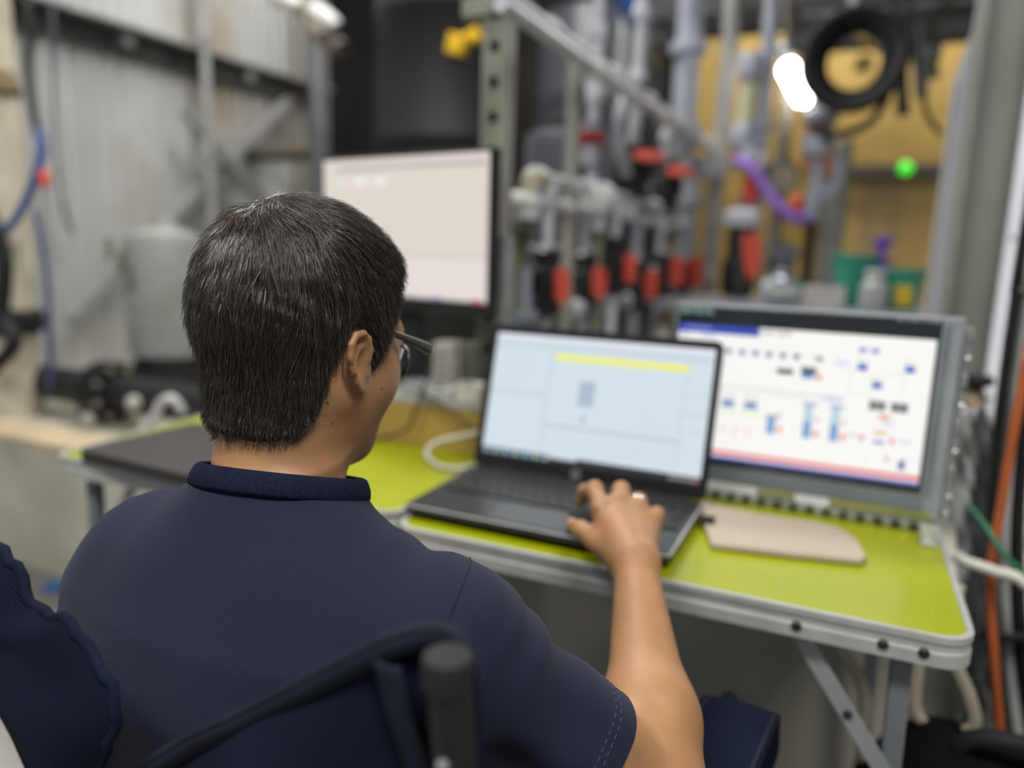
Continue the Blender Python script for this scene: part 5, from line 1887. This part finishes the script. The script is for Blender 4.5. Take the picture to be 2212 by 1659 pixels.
for (u, v) in ((1622, 145), (1604, 300)):
    MB().lathe(px(u, v, Y=3.3) - Vector((0, 0, .05)), [(.045, 0), (.05, .01), (.05, .09), (.045, .1)], 14).build('meter_end', LAV, fl_, smooth='auto')
riser(1648, 240, None, .03, 1.2, 2.2, LAV, 'pale blue-grey upright right of the flow meter', None, y=3.35, collars=(.4,))
riser(1604, 620, None, .028, PL_Z, 1.6, GREYPIPE, 'grey upright carrying the flow meter', None, y=3.35, collars=(.75,))
ha = thing('long_handle_valve', 'black valve with long bright red handle below the purple hose', 'valve', tuple(px(1600, 560, Y=3.1)))
MB().lathe(px(1590, 640, Y=3.12), [(.05, 0), (.065, .02), (.065, .12), (.05, .16), (.05, .3), (.03, .34)], 16).build('valve_body', DARK, ha, smooth='auto')
o_ = [(1605, 505), (1640, 508), (1645, 560), (1632, 600), (1612, 602), (1604, 550)]
MB().prism([px(u, v, Y=3.02) for u, v in o_], (0, .03, 0)).build('valve_handle', RED, ha)
MB().lathe(px(1600, 490, Y=3.1), [(.07, 0), (.075, .02), (.075, .05), (.04, .07)], 16).build('valve_flange', PALEPIPE, ha, smooth='auto')
rk = px(1625, 408, Y=3.2)
tag(MB().lathe(rk, [(.02, -.06), (.038, -.03), (.038, .04), (.02, .06)], 12).build('red_valve', RED, smooth='auto'), 'red knob tucked under the upper end of the purple hose', 'knob')
rk = px(1722, 447, Y=3.25)
tag(MB().lathe(rk, [(.015, -.04), (.028, -.02), (.028, .03), (.015, .045)], 12).build('red_valve', RED, smooth='auto'), 'small red knob at the lower end of the purple hose', 'knob')
tag(MB().tube([px(1588, 345, Y=3.15), px(1625, 365, Y=3.13), px(1655, 410, Y=3.13), px(1685, 448, Y=3.13), px(1715, 470, Y=3.15), px(1742, 472, Y=3.2)], .022, 12, smooth_steps=6).build('purple_hose', M('purple_hose', (.27, .15, .55), .45), smooth=True), 'purple hose drooping between two grey fittings', 'hose')
hm = thing('hose_manifold', 'pale grey manifold block at the upper end of the purple hose', 'manifold', tuple(px(1640, 345, Y=3.3)))
MB().bar(px(1590, 348, Y=3.3), px(1655, 346, Y=3.3), .06, .06, .01).build('manifold_block', PALEPIPE, hm)
MB().tube([px(1620, 345, Y=3.26), px(1620, 320, Y=3.26)], .03, 10).build('manifold_port', PALEPIPE, hm)
# pressure regulator with orange bolts
rg = thing('regulator', 'blue-grey pressure regulator with bent outlet pipe beside the ochre wall', 'regulator', tuple(px(1765, 330, Y=3.4)))
MB().lathe(px(1765, 330, Y=3.4), [(.03, -.03), (.06, -.01), (.065, .06), (.045, .10), (.07, .12), (.07, .15), (.035, .18), (.035, .24)], 16).build('regulator_body', LAV, rg, smooth='auto')
MB().lathe(px(1770, 285, Y=3.38), [(.055, 0), (.055, .012)], 14).build('regulator_band', RED, rg)
MB().tube([px(1762, 345, Y=3.4), px(1765, 400, Y=3.4), px(1755, 440, Y=3.4), px(1750, 480, Y=3.4)], .033, 12, smooth_steps=4).build('outlet_pipe', LAV, rg, smooth=True)
MB().tube([px(1760, 440, Y=3.42), px(1800, 405, Y=3.42), px(1808, 370, Y=3.42), px(1802, 330, Y=3.42)], .028, 12, smooth_steps=4).build('side_pipe', LAV, rg, smooth=True)
for du in (-24, 24):
    MB().box(px(1766 + du, 345, Y=3.38), (.03, .03, .12), None, .006).build('orange_bolt', M('orange_brown', (.42, .16, .05), .5), rg)
riser(1690, 330, None, .032, .6, 1.9, TAUPE, 'brown upright left of the blue-grey regulator', None, y=3.7, collars=(.3,))
riser(1696, 560, None, .04, PL_Z, 1.15, GREYPIPE, 'grey upright under the lower end of the purple hose', None, y=3.5, collars=(.5, .9))
riser(1745, 560, None, .022, PL_Z, 1.3, MATTE, 'black upright between the purple hose and the timber door', None, y=3.4, collars=(.55,))
riser(1798, 480, None, .055, PL_Z, 1.62, M('grey_square_post', (.27, .27, .25), .6), 'stout grey upright in front of the timber door', None, y=3.9, collars=())
riser(1660, 600, None, .03, PL_Z, 1.2, TAN, 'beige upright between the long red handle and the purple hose', None, y=3.6, collars=(.7,))
db = thing('dial_gauge', 'dark round gauge body behind the droop of the purple hose', 'gauge', tuple(px(1690, 380, Y=3.6)))
MB().lathe(px(1690, 385, Y=3.55), [(.07, 0), (.075, .01), (.075, .07), (.05, .09)], 18, (0, -1, 0)).build('gauge_case', DARK, db, smooth='auto')
MB().lathe(px(1690, 385, Y=3.45), [(.06, 0), (.06, .004)], 18, (0, -1, 0)).build('gauge_face', M('beige_dial', (.32, .29, .22), .5), db)

# ------------------------------------------------------------------ high clutter, lamp and hose coil
lp = thing('work_lamp', 'glowing white work lamp hanging in front of the ochre wall', 'lamp', tuple(px(1710, 170, Y=3.6)))
LAMP = M('glowing_lamp', (1, 1, .98), .4, emit=14, var=.01)
MB().tube([px(1697, 135, Y=3.6), px(1704, 150, Y=3.6), px(1728, 215, Y=3.6), px(1731, 222, Y=3.6)], [.022, .043, .025, .010], 14, smooth_steps=4).build('lamp_tube', LAMP, lp, smooth=True)
MB().tube([px(1738, 190, Y=3.62), px(1740, 212, Y=3.62), px(1738, 228, Y=3.62)], [.010, .025, .010], 12, smooth_steps=4).build('lamp_bulb', LAMP, lp, smooth=True)
MB().tube([px(1697, 135, Y=3.6), px(1700, 60, Y=3.6), px(1695, -60, Y=3.6)], .012, 8).build('lamp_strap', M('khaki_strap', (.26, .25, .18), .7), lp)
MB().lathe(px(1692, 122, Y=3.6), [(.04, 0), (.045, .02), (.03, .05)], 14).build('lamp_cap', STEEL, lp)
coil = thing('hose_coil', 'coil of thick black hose hung up beside the work lamp', 'hose coil', tuple(px(1845, 130, Y=3.2)))
for k, (du, rr_) in enumerate(((0, .165), (6, .150), (-8, .158), (4, .172), (-3, .135), (5, .118), (-4, .125))):
    cc_ = px(1842 + du, 125 + 2 * k, Y=3.15 + .035 * k)
    MB().tube([cc_ + Vector((rr_ * math.cos(a_), .01 * math.sin(3 * a_), rr_ * math.sin(a_))) for a_ in [j * math.pi / 16 for j in range(32)]], .019, 8, closed=True).build('hose_turn', MATTE, coil, smooth=True)
MB().bar(px(1842, 45, Y=3.22), px(1842, -60, Y=3.22), .03, .03).build('coil_hanger', STEEL, coil)
tag(MB().tube([px(1750, 265, Y=3.3), px(1800, 290, Y=3.3), px(1870, 270, Y=3.3), px(1915, 210, Y=3.3), px(1925, 120, Y=3.3), px(1900, 40, Y=3.3), px(1850, -40, Y=3.3)], .016, 8, smooth_steps=6).build('slack_cable', M('slate_rubber', (.05, .05, .06), .6), smooth=True), 'slack slate-black cable hanging in a wide arc below the hose coil', 'cable')
tag(MB().tube([px(1960, -30, Y=3.4), px(1980, 120, Y=3.4), px(2000, 240, Y=3.4), px(2035, 290, Y=3.4)], .010, 8, smooth_steps=6).build('thin_wire', MATTE, smooth=True), 'thin black wire curving down beside the white board', 'cable')
tr_ = thing('cable_tray', 'dark overhead cable tray crossing the top of the picture', 'cable tray', (-.2, 3.9, 2.35))
for yy in (3.7, 4.1):
    MB().box((.1, yy, px(1700, 20, Y=3.9).z), (2.4, .02, .10), None, .003).build('tray_side', DARKST, tr_)
for k in range(12):
    MB().box((-1.0 + k * .2, 3.9, px(1700, 20, Y=3.9).z - .04), (.03, .4, .015)).build('tray_rung', DARKST, tr_)
tyz = px(1700, 20, Y=3.9).z
for k, (yy, rr_, c) in enumerate(((3.78, .03, MATTE), (3.86, .024, M('slate_rubber', (.05, .05, .06))), (3.94, .03, GREYPIPE), (4.02, .022, MATTE))):
    tag(MB().tube([(-1.1, yy, tyz + .01), (0, yy + .02, tyz + .0), (1.3, yy, tyz + .01)], rr_, 8, smooth_steps=4).build('tray_cable', c, smooth=True), 'cable lying in the overhead tray, %s from its front rail' % ORD[k], 'cable', 'cables in the overhead tray')
for k in range(2):
    MB().bar((-.9 + 2.0 * k, 3.9, tyz), (-.9 + 2.0 * k, 3.9, 4.4), .025, .025).build('tray_hanger', STEEL, tr_)
og = thing('overhead_duct', 'lavender-grey overhead duct above the hose coil', 'duct', tuple(px(1640, 30, Y=5.3)))
MB().box((px(1640, 20, Y=5.3).x, 5.3, px(1640, 20, Y=5.3).z), (1.1, .4, .22), None, .02).build('duct_body', M('dim_lavender_steel', (.12, .115, .13), .5, .2), og)
MB().box((px(1640, 20, Y=5.3).x, 5.09, px(1640, 20, Y=5.3).z), (.06, .02, .26), None, .004).build('duct_band', STEEL, og)
vb_ = thing('valve_bank', 'dark valve bank with brass caps high up beside the white board', 'valve bank', tuple(px(1900, 70, Y=4.6)))
MB().box(px(1900, 40, Y=4.6), (.9, .15, .28), None, .02).build('bank_body', M('sooty_steel', (.03, .03, .03), .6), vb_)
for k, (u, v) in enumerate(((1870, 75), (1865, 140), (1925, 15), (1960, 15), (1900, 95))):
    MB().lathe(px(u, v, Y=4.5), [(.045, 0), (.05, .02), (.03, .05)], 12, (0, -1, 0)).build('brass_cap', M('aged_brass', (.40, .28, .10), .4, .5), vb_, smooth='auto')
for k, u in enumerate((1945, 1985, 2010)):
    t_ = thing('hanging_pipe', 'dark hanging pipe by the white board, %s from the hose coil' % ORD[k], 'pipe', tuple(px(u, 100, Y=4.2)), 0, 'hanging pipes by the white board')
    MB().tube([px(u - 10, -60, Y=4.2), px(u, 120, Y=4.2), px(u + 6, 250 - 40 * k, Y=4.2)], .03, 10, smooth_steps=3).build('pipe_run', (DARKST, GREYPIPE, OLIVE)[k], t_, smooth=True)
    MB().lathe(px(u, 130, Y=4.2), [(.045, 0), (.045, .06)], 12).build('collar', STEEL, t_)
gi_ = px(1957, 362, Y=6.2)
gx = thing('indicator_light', 'small glowing green indicator light on the dark rail', 'indicator light', tuple(gi_))
MB().lathe(gi_ + Vector((0, .1, 0)), [(.05, 0), (.05, .06)], 14, (0, -1, 0)).build('light_housing', DARK, gx)
MB().lathe(gi_ + Vector((0, .04, 0)), [(.045, 0), (.04, .02), (.02, .035)], 14, (0, -1, 0)).build('light_lens', M('green_glow', (.06, .70, .04), .3, emit=1.2), gx, smooth='auto')

# bench behind the panel computer with buckets
bz = px(1850, 662, Y=3.0).z
bn = thing('work_bench', 'plain grey workbench behind the panel computer', 'bench', (-.25, 3.05, PL_Z))
MB().box((-.15, 3.1, bz - .02), (1.1, .6, .035), None, .004).build('bench_top', GREYPIPE, bn)
for sx in (-.6, .3):
    for yy in (2.86, 3.34):
        MB().box((sx, yy, (PL_Z + bz - .04) / 2 + .0), (.04, .04, bz - .044 - PL_Z)).build('bench_leg', STEEL, bn)
TEAL = M('teal_green_plastic', (.03, .27, .20), .4)
for k, (u, w, hh, lab) in enumerate(((1842, .075, .17, 'taller teal-green tub on the workbench'), (1935, .085, .125, 'wider teal-green tub with yellow label by the white board'))):
    q = px(u, 640, Y=3.0)
    tb_ = thing('plastic_tub', lab, 'tub', (q.x, 3.0, bz), 0, 'teal tubs on the workbench')
    MB().lathe((q.x, 3.0, bz), [(w * .8, 0), (w, hh), (w * 1.08, hh), (w * 1.08, hh + .015), (w * .95, hh + .015), (w * .75, .01)], 24).build('tub_shell', TEAL, tb_, smooth='auto')
    if k == 1:
        MB().box((q.x + .02, 3.0 - w - .002, bz + .05), (.05, .012, .07), None, .002).build('tub_label', M('yellow_label', (.62, .42, .02), .5), tb_)
q = px(1885, 655, Y=2.93)
sv = thing('pale_jar', 'grey-white jar standing between the two teal tubs', 'jar', (q.x, 2.9, bz))
MB().lathe((q.x, 2.9, bz), [(.04, 0), (.045, .01), (.045, .08), (.03, .1), (.03, .12)], 18).build('jar_body', M('cloudy_jar', (.42, .44, .43), .35), sv, smooth='auto')
MB().lathe((q.x, 2.9, bz + .12), [(.033, 0), (.033, .015)], 18).build('jar_lid', WHITE, sv)
q = px(1900, 590, Y=3.08)
pb = thing('violet_bottle', 'violet spray bottle sticking up behind the teal tubs', 'bottle', (q.x, 3.1, bz))
MB().lathe((q.x, 3.12, bz), [(.03, 0), (.034, .01), (.034, .14), (.014, .18), (.014, .22)], 16).build('bottle_body', M('violet_plastic', (.10, .03, .42), .4), pb, smooth='auto')
MB().bar((q.x - .03, 3.12, bz + .23), (q.x + .03, 3.12, bz + .24), .025, .03, .005).build('spray_head', M('violet_plastic', (.1, .03, .4)), pb)
q = px(1682, 640, Y=2.9)
sl = thing('steel_bowl', 'shiny crumpled steel bowl catching the light on the workbench', 'bowl', (q.x, 2.9, bz))
MB().lathe((q.x, 2.92, bz), [(.04, 0), (.075, .03), (.085, .065), (.07, .09), (.03, .105)], 12).build('bowl_shell', M('mirror_steel', (.75, .80, .83), .15, 1.), sl)
MB().lathe((q.x, 2.92, bz + .105), [(.012, 0), (.016, .012), (.008, .022)], 12).build('bowl_knob', STEEL, sl)
q = px(1780, 640, Y=2.95)
bx_ = thing('carton', 'plain off-white carton on the workbench before the tubs', 'box', (q.x, 2.95, bz))
MB().box((q.x, 2.95, bz + .035), (.14, .10, .07), None, .003).build('carton_body', M('off_white_card', (.48, .45, .44), .7), bx_)
MB().box((q.x, 2.95, bz + .0712), (.14, .03, .001)).build('carton_tape', TAUPE, bx_)

# ------------------------------------------------------------------ column, boards and cables at the right
cY = 2.1
cA, cB = px(2040, 680, Y=cY), px(2158, 680, Y=cY)
COLM = M('grey_green_column_paint', (.25, .255, .225), .55, .1, .1, 5)
cl_ = thing('steel_column', 'tall grey-green steel column behind the panel computer', 'column', ((cA.x + cB.x) / 2, cY, 0))
lean_ = 0.0
cw_ = cB.x - cA.x
MB().box(((cA.x + cB.x) / 2, cY + .05, 2.05 + PL_Z / 2), (cw_, .012, 4.1 - PL_Z)).build('column_web', COLM, cl_)
for s in (-1, 1):
    MB().box(((cA.x + cB.x) / 2 + s * (cw_ / 2), cY + .05, 2.05 + PL_Z / 2), (.012, .12, 4.1 - PL_Z)).build('column_flange', COLM, cl_)
LAVW = M('pale_lavender_board', (.82, .85, .95), .5, 0, .06, 3)
b0, b1 = px(2000, 640, Y=2.35), px(2048, 640, Y=2.35)
zt0 = px(2062, 150, Y=2.35).z
wb_ = thing('white_board', 'pale lavender board with sloping top standing beside the steel column', 'board', (b0.x, 2.35, PL_Z))
MB().prism([(b0.x, 2.35, PL_Z + .001), (b1.x + .04, 2.35, PL_Z + .001), (b1.x + .04, 2.35, zt0 + .5), (b1.x - .012, 2.35, zt0 + .5), (b1.x - .022, 2.35, zt0 + .10), (b0.x, 2.35, zt0 - .03)], (0, .02, 0)).build('board_panel', LAVW, wb_)
MB().box((b0.x + .004, 2.345, (PL_Z + zt0) / 2), (.008, .01, zt0 - PL_Z - .06)).build('board_edge', WHITE, wb_)
b0, b1 = px(2150, 640, Y=1.95), px(2175, 640, Y=1.95)
wc_ = thing('white_strip', 'narrow pale lavender strip fixed along the far side of the column', 'strip', (b0.x, 1.95, PL_Z))
MB().box(((b0.x + b1.x) / 2 + .004, 1.95, 1.45), (b1.x - b0.x, .03, 1.9), None, .002).build('strip_panel', LAVW, wc_)
for k in range(4):
    MB().lathe(((b0.x + b1.x) / 2 + .004, 1.934, .8 + .35 * k), [(.006, 0), (.004, .003)], 8, (0, -1, 0)).build('strip_screw', STEEL, wc_)
ft = px(2105, 860, Y=1.75)
vf = thing('tap_fitting', 'small brown-black tap fitting on the column beside the panel computer', 'tap', tuple(ft))
MB().tube([ft + Vector((0, .25, 0)), ft, ft + Vector((.0, -.03, -.05))], .022, 10, smooth_steps=3).build('tap_body', M('brown_brass', (.16, .12, .08), .45, .3), vf, smooth=True)
MB().lathe(ft + Vector((0, 0, .02)), [(.012, 0), (.03, .01), (.03, .025), (.012, .03)], 12).build('tap_wheel', DARK, vf)
MB().lathe(ft + Vector((.0, -.03, -.10)), [(.02, 0), (.02, .04)], 12).build('tap_nut', M('brass_nut', (.45, .30, .05), .4, .5), vf)
# hanging cable bundle, slung from an overhead beam
ob = thing('overhead_beam', 'grey overhead beam from which the cable bundle hangs', 'beam', (.6, 1.385, 2.85))
MB().box((.6, 1.385, 2.875), (2.4, .14, .012)).build('beam_flange', STEEL, ob)
MB().box((.6, 1.385, 2.93), (2.4, .012, .10)).build('beam_web', STEEL, ob)
for x_ in (-.4, 1.6):
    MB().bar((x_, 1.385, 2.97), (x_, 1.385, 5.0), .03, .03).build('beam_hanger', STEEL, ob)
for k in range(13):
    du = 10 * (k % 7) + 5 * (k // 7)
    y_ = 1.36 + .022 * (k % 3) + .012 * (k // 7)
    pts_ = [Vector((px(2235 + du * .5, 380, Y=y_).x + .02, y_, 2.83)), px(2235 + du * .5, 380, Y=y_), px(2195 + du, 640, Y=y_), px(2160 + du, 900, Y=y_), px(2140 + du, 1150, Y=y_), px(2142 + du * 1.15, 1400, Y=y_ - .02), px(2170 + du * 1.3, 1660, Y=y_ - .05), px(2190 + du * 1.4, 1900, Y=y_ - .06)]
    ci = (k * 7 + k // 3) % 4
    c_ = (DARK, M('mid_grey_cable', (.16, .16, .17), .5), M('pale_cable_jacket', (.34, .34, .33), .5), MATTE)[ci]
    order = sorted(range(13), key=lambda j: 10 * (j % 7) + 5 * (j // 7)).index(k)
    lab = '%s cable of the hanging bundle, %s counting from the steel column' % (('glossy black', 'mid-grey', 'pale grey', 'matt black')[ci], (ORD + ['eleventh', 'twelfth', 'thirteenth'])[order])
    tag(MB().tube(pts_, .008 + .002 * (k % 3), 8, smooth_steps=5).build('hanging_cable', c_, smooth=True), lab, 'cable', 'cables of the hanging bundle')
tag(MB().tube([Vector((px(2225, 760, Y=1.30).x + .05, 1.345, 2.83)), px(2250, 600, Y=1.31), px(2225, 760, Y=1.30), px(2192, 920, Y=1.30), px(2165, 1080, Y=1.30), px(2145, 1200, Y=1.30), px(2142, 1320, Y=1.30), px(2152, 1480, Y=1.29), px(2165, 1640, Y=1.28), px(2170, 1800, Y=1.28)], .0068, 10, smooth_steps=6).build('orange_cable', M('burnt_orange_cable', (.42, .10, .025), .5), smooth=True), 'burnt orange cable hanging in front of the grey cable bundle', 'cable')
tag(MB().tube([px(2090, 1090, Y=1.32), px(2130, 1140, Y=1.30), px(2170, 1200, Y=1.28), px(2230, 1270, Y=1.28), px(2330, 1500, Y=1.28), Vector((px(2400, 1700, Y=1.28).x, 1.28, .008))], .005, 8, smooth_steps=6).build('green_cable', M('dark_green_cable', (.02, .13, .06), .5), smooth=True), 'thin dark green cable slanting past the orange cable', 'cable')
tag(MB().tube([px(2062, 1200, Y=1.30), px(2090, 1215, Y=1.29), px(2150, 1235, Y=1.27), px(2215, 1262, Y=1.26), px(2330, 1400, Y=1.25), px(2400, 1700, Y=1.25), Vector((px(2400, 1700, Y=1.25).x + .05, 1.25, .012))], .009, 10, smooth_steps=6).build('white_hose', M('milky_hose', (.50, .49, .44), .45), smooth=True), 'milky white hose running out behind the table\'s end', 'hose')
tie = thing('cable_tie', 'black band strapped round the hanging cable bundle', 'strap', tuple(px(2170, 1375, Y=1.36)))
MB().tube([px(2132, 1372, Y=1.33), px(2180, 1378, Y=1.32), px(2250, 1372, Y=1.33), px(2250, 1372, Y=1.43), px(2132, 1372, Y=1.43)], .008, 6, smooth_steps=3, closed=True).build('tie_band', MATTE, tie)
MB().box(px(2158, 1376, Y=1.312), (.02, .014, .014), None, .003).build('tie_buckle', DARK, tie)
# crumpled clear plastic sheet
FILM = M('milky_plastic_film', (.55, .56, .60), .25, 0, .06, 6, trans=.25)


def film(u, v):
    a_, b_ = px(2062 + 10 * v, 880 + 720 * v, Y=1.415), px(2140 + 6 * v, 880 + 720 * v, Y=1.415)
    p_ = a_.lerp(b_, u)
    return p_ + Vector((0, .016 * math.sin(9 * u + 6 * v) + .010 * math.sin(31 * v + 9 * u) + .008 * math.sin(57 * v - 17 * u), 0))


tag(MB().grid(film, 24, 60).build('plastic_sheet', FILM, smooth=True, thick=.0012), 'crumpled milky plastic sheet hanging behind the table\'s end', 'plastic sheet')
# straps under the table
STR = M('cream_webbing_strap', (.42, .38, .29), .8)
for pts_, lab in (([(1815, 1385), (1850, 1450), (1868, 1520), (1858, 1590), (1882, 1680)], 'cream strap hanging crookedly under the table behind the brace'), ([(2050, 1398), (2065, 1440), (2092, 1500), (2105, 1560), (2085, 1580)], 'cream strap hooked under the table\'s rounded corner'), ([(1975, 1500), (1992, 1560)], 'short cream strap end beside the table leg')):
    sp_ = [px(u, v, Y=1.12) for u, v in pts_]
    sp_.insert(0, Vector((sp_[0].x, 1.12, TZ - .031)))
    tag(MB().tube(sp_, .009, 8, smooth_steps=6, flat=.35).build('webbing_strap', STR, smooth=True), lab, 'strap')
# black bag on the floor
bgp = px(2090, 1560, Y=1.12)


def bag_sdf(P):
    P = P.astype(np.float32)
    d = sd_cap(P, (bgp.x - .04, 1.12, .13), (bgp.x + .16, 1.12, .12), .125, .125)
    d = smin(d, sd_cap(P, (bgp.x - .02, 1.12, bgp.z - .15), (bgp.x + .16, 1.12, bgp.z - .12), .11, .10), .08)
    d = smin(d, sd_cap(P, (bgp.x - .02, 1.12, .13), (bgp.x, 1.12, bgp.z - .15), .12, .11), .06)
    d = d + .006 * np.sin(30 * P[:, 0] + 14 * P[:, 2]) * np.sin(22 * P[:, 2] - 9 * P[:, 0])
    return np.maximum(d, .002 - P[:, 2])


gv, gq = surface(bag_sdf, (bgp.x - .3, .86, -.02), (bgp.x + .4, 1.4, .62), .008)
bg_ = thing('black_bag', 'slumped black bag on the floor under the hanging cables', 'bag', (bgp.x + .05, 1.12, 0))
np_mesh('bag_body', gv, gq, M('black_nylon', (.003, .003, .0035), .85, 0, .3, 20, spec=.15), bg_)
MB().tube([(bgp.x - .02, 1.10, bgp.z - .05), (bgp.x + .0, 1.08, bgp.z), (bgp.x + .06, 1.08, bgp.z + .01), (bgp.x + .10, 1.10, bgp.z - .03)], .012, 8, smooth_steps=5).build('bag_handle', MATTE, bg_, smooth=True)
# things on the floor at the far left
fb = px(130, 1268, Z=.004)
tag(MB().box((fb.x, fb.y - .01, .012), (.07, .05, .02), Matrix.Rotation(.4, 4, 'Z'), .004).build('blue_offcut', M('blue_plastic_offcut', (.03, .12, .30), .5)), 'small blue plastic offcut on the floor by the plinth', 'offcut')
